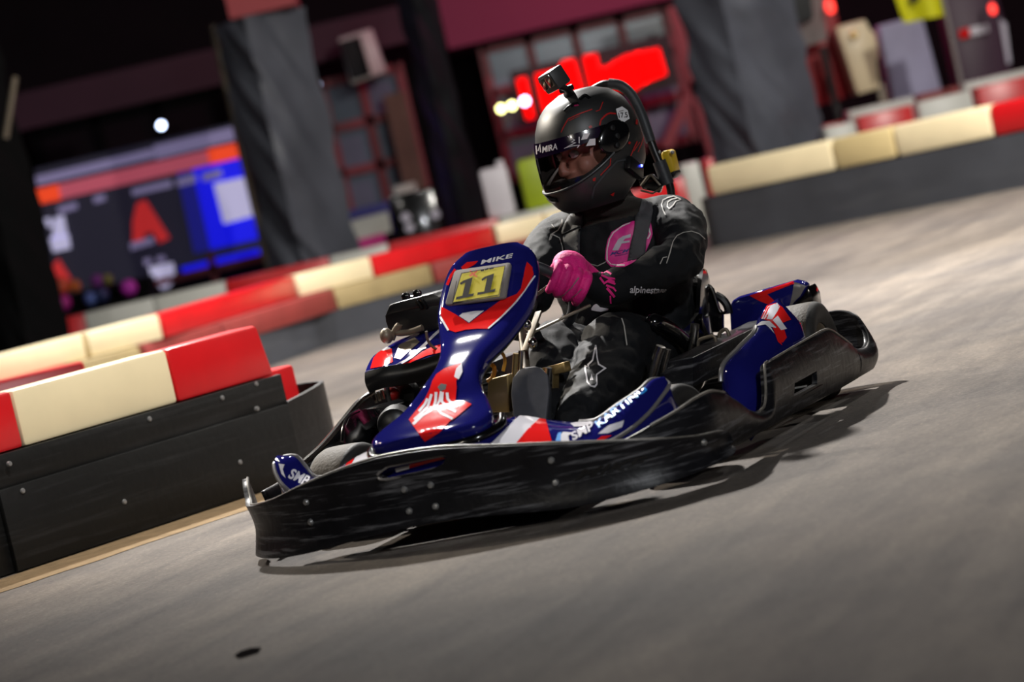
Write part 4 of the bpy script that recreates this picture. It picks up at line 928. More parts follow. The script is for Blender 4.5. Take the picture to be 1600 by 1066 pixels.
for f in body.data.polygons:
    c = Vector(f.center) + o_
    if (c - hp(0, 0, -.01)).length < .155 and c.z > .69: f.material_index = 1
    elif c.z > .60 and (c - Vector((-1.262, .026, .62))).length < .125: f.material_index = 2
for s_ in (1, -1):
    e_ = obj('eye', ell(hp(.080, .031 * s_, .002), (.013, .014, .011), 16, 12), M['eye'], person)
    obj('iris', ell(hp(.0895, .031 * s_ - .003, .001), (.005, .006, .006), 12, 8), M['iris'], e_)
    obj('eyebrow', tube([hp(.086, .050 * s_, .026), hp(.096, .032 * s_, .034), hp(.098, .014 * s_, .030)], [.003, .005, .004], 8, 4), M['brow'], person)

# print, piping and patch on the suit
star = ([(-0.6,0.158,0.319),(-0.6,0.141,0.284),(-0.6,0.126,0.275),(-0.6,0.126,0.27),(-0.6,0.119,0.275),(-0.6,0.116,0.264),(-0.6,0.115,0.244),(-0.6,0.114,0.233),(-0.6,0.121,0.221),(-0.6,0.132,0.216),(-0.6,0.14,0.223),(-0.6,0.145,0.245),(-0.6,0.173,0.257),(-0.6,0.157,0.271),(-0.6,0.157,0.286),(-0.6,0.162,0.318),(-0.6,0.162,0.318),(-0.6,0.144,0.281),(-0.6,0.13,0.273),(-0.6,0.13,0.264),(-0.6,0.122,0.269),(-0.6,0.12,0.264),(-0.6,0.119,0.244),(-0.6,0.118,0.233),(-0.6,0.124,0.223),(-0.6,0.132,0.221),(-0.6,0.137,0.225),(-0.6,0.142,0.247),(-0.6,0.166,0.258),(-0.6,0.153,0.269),(-0.6,0.154,0.287),(-0.6,0.158,0.319)],(-0.9275,-0.3667,-0.0724),1)
decal(body, star, M['suit_white'], off=.002, e=.008)
decal(body, ([(-0.6,0.127,0.234),(-0.6,0.129,0.244),(-0.6,0.129,0.234),(-0.6,0.124,0.235),(-0.6,0.131,0.25),(-0.6,0.132,0.234)],(-0.9269,-0.3677,-0.0756),1), M['suit_white'], off=.002, e=.008)
for w_, s_ in ((2, ([(-1.25,0.188,0.582),(-1.25,0.184,0.597),(-1.25,0.183,0.61),(-1.25,0.189,0.621),(-1.25,0.204,0.624),(-1.25,0.22,0.624),(-1.25,0.238,0.612),(-1.25,0.185,0.581),(-1.25,0.181,0.596),(-1.25,0.18,0.611),(-1.25,0.187,0.623),(-1.25,0.204,0.627),(-1.25,0.221,0.627),(-1.25,0.239,0.614)],(-0.943,-0.3321,-0.0228),1)), (2, ([(-1.25,0.238,0.614),(-1.25,0.222,0.612),(-1.25,0.213,0.604),(-1.25,0.201,0.598),(-1.25,0.198,0.603),(-1.25,0.202,0.613),(-1.25,0.214,0.617),(-1.25,0.229,0.617),(-1.25,0.239,0.612),(-1.25,0.224,0.61),(-1.25,0.214,0.601),(-1.25,0.2,0.594),(-1.25,0.195,0.602),(-1.25,0.2,0.615),(-1.25,0.213,0.62),(-1.25,0.229,0.62)],(-0.9435,-0.3305,-0.023),1)),
               (2, ([(-1.2,0.178,0.456),(-1.2,0.194,0.481),(-1.2,0.209,0.508),(-1.2,0.223,0.52),(-1.2,0.242,0.525),(-1.2,0.264,0.524),(-1.2,0.283,0.513),(-1.2,0.295,0.497),(-1.2,0.176,0.457),(-1.2,0.191,0.482),(-1.2,0.207,0.509),(-1.2,0.222,0.522),(-1.2,0.242,0.527),(-1.2,0.264,0.526),(-1.2,0.284,0.515),(-1.2,0.297,0.498)],(-0.9433,-0.33,-0.0367),1)), (2, ([(-1.2,0.158,0.456),(-1.2,0.17,0.471),(-1.2,0.181,0.471),(-1.2,0.156,0.458),(-1.2,0.169,0.473),(-1.2,0.181,0.473)],(-0.9404,-0.3375,-0.0413),1)),
               (2, ([(-1.2,-0.116,0.49),(-1.2,-0.109,0.534),(-1.2,-0.106,0.56),(-1.2,-0.108,0.584),(-1.2,-0.127,0.598),(-1.2,-0.137,0.584),(-1.2,-0.118,0.491),(-1.2,-0.111,0.534),(-1.2,-0.108,0.56),(-1.2,-0.11,0.583),(-1.2,-0.127,0.595),(-1.2,-0.135,0.583)],(-0.9288,-0.3695,-0.0293),1)), (2, ([(-1.2,-0.139,0.582),(-1.2,-0.13,0.596),(-1.2,-0.107,0.604),(-1.2,-0.091,0.619),(-1.2,-0.087,0.631),(-1.2,-0.141,0.583),(-1.2,-0.132,0.598),(-1.2,-0.108,0.606),(-1.2,-0.094,0.62),(-1.2,-0.089,0.631)],(-0.9292,-0.3689,-0.0231),1)), (2, ([(-1.2,-0.123,0.623),(-1.2,-0.119,0.615),(-1.2,-0.124,0.616),(-1.2,-0.121,0.624),(-1.2,-0.115,0.612),(-1.2,-0.125,0.614)],(-0.9288,-0.3699,-0.0217),1)),
               (2, ([(-0.75,0.184,0.362),(-0.75,0.186,0.342),(-0.75,0.181,0.293),(-0.75,0.187,0.362),(-0.75,0.189,0.342),(-0.75,0.184,0.293)],(-0.933,-0.3545,-0.0618),1)), (2, ([(-1.15,-0.041,0.502),(-1.15,-0.019,0.499),(-1.15,0.001,0.488),(-1.15,0.021,0.493),(-1.15,0.03,0.497),(-1.15,-0.041,0.504),(-1.15,-0.019,0.501),(-1.15,0.001,0.49),(-1.15,0.021,0.495),(-1.15,0.029,0.498)],(-0.9327,-0.3588,-0.0374),1))):
    decal(body, s_, M['suit_pipe'], off=.0016, e=.012)
decal(body, ([(-1.16,0.124,0.586),(-1.16,0.097,0.583),(-1.16,0.058,0.57),(-1.16,0.043,0.553),(-1.16,0.031,0.529),(-1.16,0.023,0.504),(-1.16,0.026,0.492),(-1.16,0.034,0.479),(-1.16,0.072,0.472),(-1.16,0.1,0.479),(-1.16,0.137,0.496),(-1.16,0.165,0.532),(-1.16,0.172,0.541),(-1.16,0.173,0.565),(-1.16,0.172,0.58)],(-0.9371,-0.3476,-0.0332)), M['pink'], off=.002)
for s_ in (([(-1.16,0.117,0.584),(-1.16,0.09,0.58),(-1.16,0.062,0.568),(-1.16,0.047,0.553),(-1.16,0.032,0.524),(-1.16,0.026,0.5),(-1.16,0.035,0.485),(-1.16,0.054,0.477),(-1.16,0.072,0.474),(-1.16,0.117,0.581),(-1.16,0.091,0.577),(-1.16,0.064,0.566),(-1.16,0.05,0.551),(-1.16,0.035,0.523),(-1.16,0.03,0.5),(-1.16,0.037,0.487),(-1.16,0.055,0.48),(-1.16,0.073,0.477)],(-0.9356,-0.3515,-0.0336),1), ([(-1.16,0.162,0.566),(-1.16,0.162,0.543),(-1.16,0.152,0.532),(-1.16,0.166,0.566),(-1.16,0.166,0.542),(-1.16,0.155,0.53)],(-0.9398,-0.3403,-0.0313),1)): decal(body, s_, M['suit_white'], off=.0035)
decal(body, ([(-1.16,0.048,0.522),(-1.16,0.072,0.548),(-1.16,0.088,0.553),(-1.16,0.11,0.554),(-1.16,0.108,0.545),(-1.16,0.092,0.545),(-1.16,0.085,0.54),(-1.16,0.103,0.538),(-1.16,0.102,0.533),(-1.16,0.079,0.534),(-1.16,0.066,0.519)],(-0.9367,-0.3486,-0.0321)), M['grey_ink'], off=.0038)
lettering(body, 'MCM', ((-1.16,0.038,0.509),(0,0.056,-0.001),(0,0.004,0.009),(-0.9346,-0.354,-0.0359)), M['navy_ink'], off=.0038, bold=.02, shear=.3)
lettering(body, 'RACING', ((-1.16,0.052,0.504),(0,0.039,-0.001),(0,0,0.003),(-0.9351,-0.3524,-0.0365)), M['navy_ink'], off=.0038, bold=.02, shear=.3)
lettering(body, 'alpinestars', ((-1,0.125,0.406),(0,0.101,-0.02),(0,0.005,0.021),(-0.9351,-0.3507,-0.0502)), M['suit_white'], off=.004, bold=.02, shear=.2, e=.004)
decal(body, ([(-0.85,0.073,0.398),(-0.85,0.082,0.406),(-0.85,0.091,0.408),(-0.85,0.098,0.396),(-0.85,0.121,0.388),(-0.85,0.118,0.382),(-0.85,0.098,0.383),(-0.85,0.072,0.393)],(-0.9312,-0.3608,-0.0525)), M['suit_white'], off=.003)

# shoulder straps of the kart's harness, lying over the suit
def strap(name, s_, material):
    o = obj(name, ([(0, 0, 0), (.001, 0, 0), (0, .001, 0)], [[0, 1, 2]]), material, kart)
    BV[o.name] = bvh(body)
    pts, d = s_
    off_ = OFF[o.name]
    lay(o, [Vector(p) for p in pts], [list(range(len(pts)))], d, material, off=.007, thick=.003, e=.012, jump=.05, one=True)
    bm = bmesh.new(); bm.from_mesh(o.data)
    bm.verts.ensure_lookup_table()
    bmesh.ops.delete(bm, geom=bm.verts[0:3], context='VERTS'); bm.to_mesh(o.data); bm.free()
    return o
strap('harness_strap', ([(-1.17,0.153,0.637),(-1.17,0.186,0.621),(-1.17,0.183,0.601),(-1.17,0.168,0.569),(-1.17,0.147,0.529),(-1.17,0.131,0.492),(-1.17,0.126,0.479),(-1.17,0.082,0.484),(-1.17,0.091,0.504),(-1.17,0.109,0.546),(-1.17,0.128,0.586)],(-0.939,-0.3425,-0.0307)), M['strap'])
strap('harness_strap', ([(-1.17,-0.042,0.64),(-1.17,-0.025,0.64),(-1.17,-0.014,0.631),(-1.17,-0.021,0.608),(-1.17,-0.031,0.589),(-1.17,-0.058,0.481),(-1.17,-0.096,0.488),(-1.17,-0.088,0.551),(-1.17,-0.084,0.6),(-1.17,-0.069,0.621)],(-0.9312,-0.3637,-0.026)), M['strap_dark'])
obj('strap_loop', bar((-1.165,-0.084,0.591), (-1.165,-0.024,0.604), .012, .006), M['gloss_black'], kart, bevel=.001)

# ---- helmet
prof = [(.173, 0, 0, 0), (.168, .05, .06, .05), (.15, .092, .108, .086), (.122, .122, .138, .111), (.085, .142, .155, .126), (.045, .153, .163, .133), (0, .159, .164, .136), (-.045, .162, .158, .134), (-.085, .163, .146, .129), (-.12, .155, .125, .118), (-.145, .138, .10, .102), (-.158, .118, .08, .088)]
def interp(z):
    for (z0, *a), (z1, *b) in zip(prof, prof[1:]):
        if z <= z0 + 1e-9 and z >= z1:
            t = (z0 - z) / (z0 - z1)
            if a[0] == 0: t = math.sqrt(max(0, 1 - (1 - t) ** 2)) if t < 1 else 1
            return [p + (q - p) * t for p, q in zip(a, b)]
    return list(prof[-1][1:])
prof = [(z * .95, f * .955, b * .865, w * .945) for z, f, b, w in prof]
def S(phi, z, off=0):
    f, b, w = interp(z)
    c, s = math.cos(phi), math.sin(phi)
    x = (f if c > 0 else b) * math.copysign(abs(c) ** .88, c); y = w * math.copysign(abs(s) ** .88, s)
    p = Vector((x, y, z)); n_ = Vector((x, y, z * .6))
    if n_.length > 0: n_.normalize()
    # rear shell ends higher than the chin bar
    if c < 0 and z < -.06: p.z = -.06 + (z + .06) * (1 - .55 * abs(c))
    return p + n_ * off
PM = math.radians(84)
def ztop(phi): return .0513
def zlow(phi):
    a = min(abs(phi), PM) / PM; return -.074 + .058 * a ** 2.4
NP = 96
phis = [-PI + 2 * PI * k / NP for k in range(NP)]
bands = []
rings = []
def ring(zf): return [S(p, zf(p)) for p in phis]
zs = [.95 * z for z in (.1728, .172, .17, .166, .16, .152, .142, .13, .116, .1, .084, .068, .054)]
for z in zs: rings.append(ring(lambda p, z=z: z))
NM = 8
for k in range(1, NM + 1): rings.append(ring(lambda p, k=k: ztop(p) + (zlow(p) - ztop(p)) * k / NM))
for k in range(1, 9): rings.append(ring(lambda p, k=k: zlow(p) + (-.15 - zlow(p)) * k / 8))
V, F = loft(rings, cap=False)
F.append(list(range(NP))[::-1])
i0 = len(zs) - 1; keep = []
for f in F:
    if len(f) == 4:
        i = f[0] // NP; j = f[0] % NP
        if i0 <= i < i0 + NM and abs(phis[j] + PI / NP) < math.radians(78): continue
    keep.append(f)
helm = obj('helmet', xf((V, keep), HM), M['helmet'], person)
for _ in (0,):
    so = helm.modifiers.new('s', 'SOLIDIFY'); so.thickness = .014; so.offset = -1; apply(helm); shade(helm)
tag(helm, 'matte black helmet with thin red lines')
obj('helmet_lining', merge(xf(loft([[S(p, z, -.028) for p in phis] for z in (.14, .115, .08, .06, .05)], cap=True), HM), xf(tube([S(math.radians(a), .049, -.026) for a in range(-80, 81, 16)], .012, 8, 3), HM),
    xf(tube([S(math.radians(a), -.082, -.03) for a in range(-80, 81, 16)], .016, 8, 3), HM)), M['lining'], helm)
nv = 49; VV = []; FF = []
vp = [-PM + 2 * PM * k / (nv - 1) for k in range(nv)]
nr = 14
for k in range(nr + 1):
    for p in vp: VV.append(S(p, ztop(p) + .004 + (zlow(p) - .004 - ztop(p) - .004) * k / nr, .005))
for i in range(nr):
    for j in range(nv - 1): FF.append([i * nv + j, i * nv + j + 1, (i + 1) * nv + j + 1, (i + 1) * nv + j])
vis = obj('visor', xf((VV, FF), HM), [M['visor'], M['tint'], M['gloss_black']], helm)
for f in vis.data.polygons:
    i = f.index // (nv - 1); j = f.index % (nv - 1)
    f.material_index = 1 if i < 3.2 else 0
    if i == nr - 1 or j < 2 or j > nv - 4: f.material_index = 2
obj('visor_rim', xf(tube([S(p, zlow(p) - .005, .007) for p in vp], .003, 8, 0), HM), M['helmet_grey'], vis)
lettering(vis, 'MIRA', ((-1.1,-0.062,0.819),(0,0.044,0),(0,0.005,0.016),(-0.9299,-0.3679,0.0037)), M['suit_white'], off=.001, bold=.02, e=.006)
for s_ in (([(-1.1,-0.065,0.821),(-1.1,-0.062,0.844),(-1.1,-0.074,0.827),(-1.1,-0.068,0.822),(-1.1,-0.064,0.839),(-1.1,-0.071,0.826)],(-0.9296,-0.3685,0.0051),1), ([(-1.1,-0.077,0.818),(-1.1,-0.073,0.841),(-1.1,-0.08,0.819),(-1.1,-0.076,0.841)],(-0.9292,-0.3695,0.0051),1), ([(-1.1,0.018,0.846),(-1.1,0.034,0.833),(-1.1,0.024,0.829),(-1.1,0.034,0.826),(-1.1,0,0.817),(-1.1,0.025,0.818),(-1.1,0.043,0.816),(-1.1,0.038,0.812),(-1.1,0.02,0.847),(-1.1,0.038,0.832),(-1.1,0.028,0.829),(-1.1,0.039,0.825),(-1.1,0.005,0.817),(-1.1,0.025,0.82),(-1.1,0.048,0.817),(-1.1,0.039,0.81)],(-0.9338,-0.3578,0.0045),1), ([(-1.1,0.049,0.838),(-1.1,0.045,0.822),(-1.1,0.052,0.838),(-1.1,0.048,0.821)],(-0.9346,-0.3555,0.0051),1)):
    decal(vis, s_, M['suit_white'], off=.001, e=.006)
for s_ in (([(-1.1,0.054,0.829),(-1.1,0.065,0.844),(-1.1,0.083,0.841),(-1.1,0.071,0.828)],(-0.9355,-0.3533,0.0059)), ([(-1.1,0.064,0.81),(-1.1,0.078,0.826),(-1.1,0.094,0.824),(-1.1,0.09,0.807)],(-0.936,-0.3519,0.0034))): decal(vis, s_, M['suit_white'], off=.001, e=.006)
# pivot cover, vents
pc_ = S(math.radians(88), .018, .004); pn_ = Vector((.1, 1, .05)).normalized()
Rp = pn_.to_track_quat('Z', 'X').to_matrix().to_4x4()
pv = obj('visor_pivot', xf(xf(ell((0, 0, 0), (.039, .053, .0095), 32, 14), Matrix.Translation(pc_) @ Rp @ Matrix.Rotation(math.radians(25), 4, 'Z')), HM), M['gloss_black'], helm)
for a_2, b_2 in ((.004, .024), (-.004, .0), (.004, -.024)):
    obj('pivot_knob', xf(xf(lathe([(.001, .006), (.007, .005), (.009, 0), (.001, -.004)], 16, 'z'), Matrix.Translation(pc_ + Vector((a_2, .010, b_2))) @ Rp), HM), M['satin_black'], pv)
def onhelm(px, off=0):
    p, d = px
    h = bvh(helm).ray_cast(Vector(p) - Vector(d) * .8, Vector(d))
    if h[0] is None: return None
    return h[0] + (h[1] if h[1].dot(Vector(d)) < 0 else -h[1]) * off
def hv(name, pts, r, m_, off=.001):
    return obj(name, tube([q for q in [onhelm(p, off) for p in pts] if q is not None], r, 8, 4), m_, helm)
for m_, s_ in ((('helmet_red'), ([(-1.12,-0.003,0.86),(-1.12,0.005,0.87),(-1.12,0.025,0.89),(-1.12,0.058,0.896),(-1.12,0.096,0.9),(-1.12,-0.005,0.861),(-1.12,0.003,0.872),(-1.12,0.023,0.892),(-1.12,0.057,0.899),(-1.12,0.096,0.903)],(-0.9344,-0.3561,0.0121),1)), ('helmet_red', ([(-1.12,0.105,0.893),(-1.12,0.117,0.894),(-1.12,0.132,0.914),(-1.12,0.105,0.895),(-1.12,0.116,0.896),(-1.12,0.13,0.915)],(-0.9378,-0.3469,0.0143),1)), ('helmet_red', ([(-1.12,0.025,0.885),(-1.12,0.058,0.892),(-1.12,0.025,0.887),(-1.12,0.058,0.893)],(-0.9346,-0.3555,0.0127),1)),
               ('helmet_red', ([(-1.15,0.098,0.855),(-1.15,0.104,0.867),(-1.15,0.113,0.873),(-1.15,0.123,0.878),(-1.15,0.132,0.879),(-1.15,0.147,0.874),(-1.15,0.094,0.857),(-1.15,0.101,0.87),(-1.15,0.111,0.877),(-1.15,0.122,0.882),(-1.15,0.132,0.883),(-1.15,0.148,0.878)],(-0.9384,-0.3455,0.0106),1)), ('helmet_red', ([(-1.15,0.164,0.844),(-1.15,0.162,0.829),(-1.15,0.157,0.815),(-1.15,0.151,0.806),(-1.15,0.168,0.844),(-1.15,0.166,0.828),(-1.15,0.16,0.813),(-1.15,0.154,0.804)],(-0.9401,-0.3408,0.0042),1)), ('helmet_red', ([(-1.1,0.123,0.767),(-1.1,0.117,0.748),(-1.1,0.084,0.727),(-1.1,0.126,0.766),(-1.1,0.119,0.746),(-1.1,0.086,0.725)],(-0.9372,-0.3487,-0.0056),1)),
               ('helmet_red', ([(-1.1,0.067,0.85),(-1.1,0.075,0.852),(-1.1,0.08,0.845),(-1.1,0.069,0.844)],(-0.9357,-0.3528,0.0075))), ('helmet_red', ([(-1.1,0.082,0.859),(-1.1,0.09,0.861),(-1.1,0.094,0.855),(-1.1,0.084,0.853)],(-0.9363,-0.3512,0.0086))), ('helmet_red', ([(-1.1,0.09,0.848),(-1.1,0.098,0.849),(-1.1,0.093,0.843)],(-0.9366,-0.3505,0.0073))), ('helmet_red', ([(-1.1,0.062,0.722),(-1.1,0.071,0.724),(-1.1,0.067,0.714),(-1.1,0.06,0.716)],(-0.9353,-0.3537,-0.0092))), ('helmet_red', ([(-1.1,0.035,0.73),(-1.1,0.047,0.732),(-1.1,0.044,0.726)],(-0.9343,-0.3563,-0.0078))),
               ('helmet_red', ([(-1.2,0.142,0.754),(-1.2,0.156,0.772),(-1.2,0.172,0.791),(-1.2,0.14,0.755),(-1.2,0.153,0.773),(-1.2,0.169,0.793)],(-0.9407,-0.3393,-0.0022),1)), ('helmet_red', ([(-1.2,0.156,0.768),(-1.2,0.178,0.788),(-1.2,0.155,0.77),(-1.2,0.176,0.789)],(-0.9411,-0.3381,-0.0014),1)), ('helmet_red', ([(-1.22,0.172,0.881),(-1.22,0.183,0.861),(-1.22,0.19,0.838),(-1.22,0.175,0.882),(-1.22,0.185,0.862),(-1.22,0.193,0.839)],(-0.942,-0.3354,0.009),1)), ('helmet_red', ([(-1.2,0.147,0.797),(-1.2,0.152,0.794),(-1.2,0.149,0.788),(-1.2,0.144,0.791)],(-0.9404,-0.3402,0.0003))), ('helmet_red', ([(-1.2,0.181,0.851),(-1.2,0.185,0.846),(-1.2,0.181,0.834),(-1.2,0.176,0.838)],(-0.9417,-0.3365,0.0067))),
               ('helmet_red', ([(-1.22,0.181,0.799),(-1.22,0.171,0.782),(-1.22,0.157,0.764),(-1.22,0.183,0.798),(-1.22,0.173,0.781),(-1.22,0.159,0.763)],(-0.9416,-0.3368,-0.0012),1)), ('helmet_grey', ([(-1.12,0.042,0.67),(-1.12,0.056,0.698),(-1.12,0.092,0.724),(-1.12,0.133,0.75),(-1.12,0.154,0.749),(-1.12,0.174,0.743),(-1.12,0.037,0.672),(-1.12,0.052,0.701),(-1.12,0.089,0.729),(-1.12,0.131,0.755),(-1.12,0.155,0.754),(-1.12,0.176,0.747)],(-0.9374,-0.348,-0.0085),1)), ('helmet_red', ([(-1.1,0.099,0.671),(-1.1,0.113,0.675),(-1.1,0.107,0.665)],(-0.937,-0.349,-0.0154))),
               ('sticker', ([(-1.18,0.139,0.888),(-1.18,0.157,0.891),(-1.18,0.17,0.878),(-1.18,0.17,0.855),(-1.18,0.151,0.849),(-1.18,0.139,0.862)],(-0.9403,-0.3403,0.0103)))):
    decal(helm, s_, M[m_], off=.0012, e=.008)
lettering(helm, '17.5', ((-1.18,0.141,0.863),(0,0.025,-0.004),(0,0.001,0.014),(-0.9397,-0.3418,0.0093)), M['ink'], off=.002, bold=.015, e=.005)
decal(helm, ([(-1.18,0.145,0.879),(-1.18,0.158,0.879),(-1.18,0.145,0.881),(-1.18,0.158,0.881)],(-0.9401,-0.3406,0.0115),1), M['plate_grey'], off=.002, e=.005)
hv('top_vent', [(p, d) for p, d in [((-1.12,0.018,0.912),(-0.9336,-0.3581,0.0156)),((-1.12,0.039,0.923),(-0.9345,-0.3557,0.017)),((-1.12,0.062,0.923),(-0.9354,-0.3531,0.0171))]], .006, M['gloss_black'])
hv('top_vent', [(p, d) for p, d in [((-1.12,0.068,0.934),(-0.9357,-0.3524,0.0185)),((-1.12,0.085,0.941),(-0.9363,-0.3505,0.0194)),((-1.12,0.096,0.931),(-0.9368,-0.3493,0.0182))]], .005, M['gloss_black'])
hv('chin_slot', [(p, d) for p, d in [((-1.05,-0.062,0.711),(-0.9289,-0.3701,-0.0102)),((-1.05,-0.054,0.699),(-0.9293,-0.3692,-0.0117)),((-1.05,-0.039,0.691),(-0.9299,-0.3675,-0.0128))]], .0028, M['silver'], .004)
hv('chin_vent', [(p, d) for p, d in [((-1.05,-0.057,0.71),(-0.9292,-0.3695,-0.0103)),((-1.05,-0.046,0.695),(-0.9296,-0.3682,-0.0122)),((-1.05,-0.029,0.688),(-0.9304,-0.3663,-0.0131))]], .007, M['gloss_black'])
hv('chin_vent_edge', [(p, d) for p, d in [((-1.05,-0.052,0.699),(-0.9294,-0.369,-0.0118)),((-1.05,-0.044,0.688),(-0.9297,-0.368,-0.0132)),((-1.05,-0.032,0.684),(-0.9302,-0.3667,-0.0137))]], .0025, M['silver'], .006)
# intercom on the side, camera on top
ic = onhelm(((-1.2,0.145,0.725),(-0.9402,-0.3405,-0.0082)), .002)
R_i = HM.to_3x3()
it = obj('intercom', xf(box((0, 0, 0), (.075, .022, .042)), Matrix.Translation(ic) @ Matrix.Rotation(HY + math.radians(28), 4, 'Z') @ Matrix.Rotation(math.radians(-32), 4, 'Y')), M['satin_black'], helm, bevel=.008)
VL = Vector((-0.9412,-0.3378,-0.0085))
hh = bvh(it).ray_cast(Vector((-1.2,0.168,0.726)) - VL * .8, VL)
lp = hh[0] if hh[0] is not None else ic - VL * .02
lt = obj('intercom_light', ell(lp, (.004, .004, .004), 12, 8), M['led_blue'], it); tag(lt, 'glowing blue light')
CMx = Matrix.Translation(Vector((-1.07,0.029,1.001))) @ Matrix.Rotation(HY + math.radians(-4), 4, 'Z') @ Matrix.Rotation(math.radians(20), 4, 'Y') @ Matrix.Rotation(math.radians(6), 4, 'X')
ca_ = obj('action_camera', xf(box((0, 0, 0), (.046, .078, .054)), CMx), M['cam_body'], helm, bevel=.006)
obj('camera_lens', xf(merge(box((.024, .018, .004), (.006, .032, .034))), CMx), M['lens'], ca_, bevel=.002)
obj('camera_screen', xf(box((.0235, -.02, .002), (.003, .03, .032)), CMx), M['lens'], ca_, bevel=.001)
mb = onhelm(((-1.12,0.042,0.955),(-0.9345,-0.3554,0.0212)))
cbm = CMx @ Vector((-.004, .004, -.024))
obj('camera_mount', merge(capsule([cbm, (cbm + mb) / 2 + Vector((0, .006, 0)), mb], [.011, .009, .016], 10), tube([(cbm + mb) / 2 + Vector((0, -.014, 0)), (cbm + mb) / 2 + Vector((0, .024, .004))], .008, 10, 0)), M['satin_black'], helm)

# ---- gloves: palm, four fingers closed round the rim, thumb
def glove(P, tang, rho, nn, wrist, flip):
    ds = []
    def q(t, r, n_): return P + tang * t + rho * r + nn * n_
    ds.append(ell(q(0, .018, .046), (.05, .034, .05), rot=Matrix((tang, rho, nn)).transposed()))
    for k, (t, ln, rad) in enumerate(((.040, .92, .0125), (.0135, 1.0, .0132), (-.0135, .97, .0130), (-.038, .84, .0115))):
        R_ = .030
        angs = [70, 35, 0, -35, -70, -110 * ln, -140 * ln]
        pts = []
        for i, a in enumerate(angs):
            rr_ = R_ + (.012 if i in (1, 2) else 0.004 if i == 3 else 0)
            pts.append(q(t * (1.05 - .06 * i / 6), rr_ * math.cos(math.radians(a)), rr_ * math.sin(math.radians(a))))
        ds.append(capsule(pts, [rad * 1.15, rad * 1.12, rad * 1.05, rad, rad * .98, rad * .92, rad * .85], 12, 3))
    s = flip
    ds.append(capsule([q(.035 * s, -.004, .052), q(.052 * s, -.022, .03), q(.05 * s, -.03, .004), q(.042 * s, -.028, -.018)], [.017, .015, .0135, .011], 12, 3))
    ds.append(capsule([q(0, .016, .06), wrist], [.034, .03], 14, 2))
    g = voxel(ds, 'glove', M['glove_pink'], person, .0027, 3)
    return g
aL = 9
PL = wp(aL); rhoL = Matrix.Rotation(math.radians(-34), 3, wn) @ (PL - wc).normalized(); tL = wn.cross(rhoL).normalized()
gl_ = glove(PL, tL, rhoL, wn, LW + (PL - LW) * .38 + wn * .02, 1)
tag(gl_, 'pink glove gripping the steering wheel')
for s_ in (([(-0.68,0.051,0.454),(-0.68,0.073,0.453),(-0.68,0.1,0.468),(-0.68,0.125,0.489),(-0.68,0.051,0.455),(-0.68,0.072,0.455),(-0.68,0.098,0.469),(-0.68,0.123,0.491)],(-0.9282,-0.3696,-0.0439),1), ([(-0.68,0.094,0.444),(-0.68,0.109,0.449),(-0.68,0.126,0.459),(-0.68,0.093,0.445),(-0.68,0.108,0.451),(-0.68,0.125,0.461)],(-0.9291,-0.3669,-0.046),1)): decal(gl_, s_, M['plate_grey'], off=.001, e=.006)
cf = obj('glove_cuff', tube([LW + (PL - LW) * .62 + wn * .02, LW + (PL - LW) * .2, LW, LW + (LE - LW) * .14], [.036, .041, .046, .05], 18, 4), M['suit'], gl_)
for s_ in (([(-0.8,0.14,0.482),(-0.8,0.155,0.483),(-0.8,0.164,0.474),(-0.8,0.139,0.486),(-0.8,0.157,0.488),(-0.8,0.168,0.477)],(-0.9335,-0.3563,-0.0413),1), ([(-0.8,0.137,0.477),(-0.8,0.154,0.465),(-0.8,0.173,0.46),(-0.8,0.14,0.481),(-0.8,0.156,0.47),(-0.8,0.174,0.464)],(-0.9335,-0.356,-0.043),1), ([(-0.8,0.131,0.472),(-0.8,0.14,0.454),(-0.8,0.157,0.459),(-0.8,0.169,0.452),(-0.8,0.136,0.475),(-0.8,0.143,0.46),(-0.8,0.158,0.465),(-0.8,0.171,0.457)],(-0.9332,-0.3566,-0.044),1), ([(-0.8,0.15,0.458),(-0.8,0.169,0.447),(-0.8,0.153,0.462),(-0.8,0.172,0.451)],(-0.9336,-0.3554,-0.045),1), ([(-0.8,0.144,0.449),(-0.8,0.161,0.439),(-0.8,0.166,0.43),(-0.8,0.147,0.453),(-0.8,0.165,0.442),(-0.8,0.17,0.432)],(-0.9335,-0.3556,-0.0468),1), ([(-0.8,0.143,0.442),(-0.8,0.153,0.425),(-0.8,0.158,0.416),(-0.8,0.149,0.446),(-0.8,0.159,0.428),(-0.8,0.164,0.419)],(-0.9332,-0.3561,-0.0483),1), ([(-0.8,0.148,0.423),(-0.8,0.145,0.404),(-0.8,0.152,0.423),(-0.8,0.149,0.403)],(-0.9328,-0.3568,-0.0505),1)):
    decal(cf, s_, M['glove_pink'], off=.0015, e=.008)
PR = RWp; rhoR = (PR - wc).normalized(); tR = wn.cross(rhoR).normalized()
gr_ = glove(PR, tR, rhoR, wn, RW, 1)
obj('glove_cuff', tube([RW + (RWp - RW) * .2, RW, RW + (RE - RW) * .2], [.036, .042, .048], 18, 4), M['suit'], gr_)

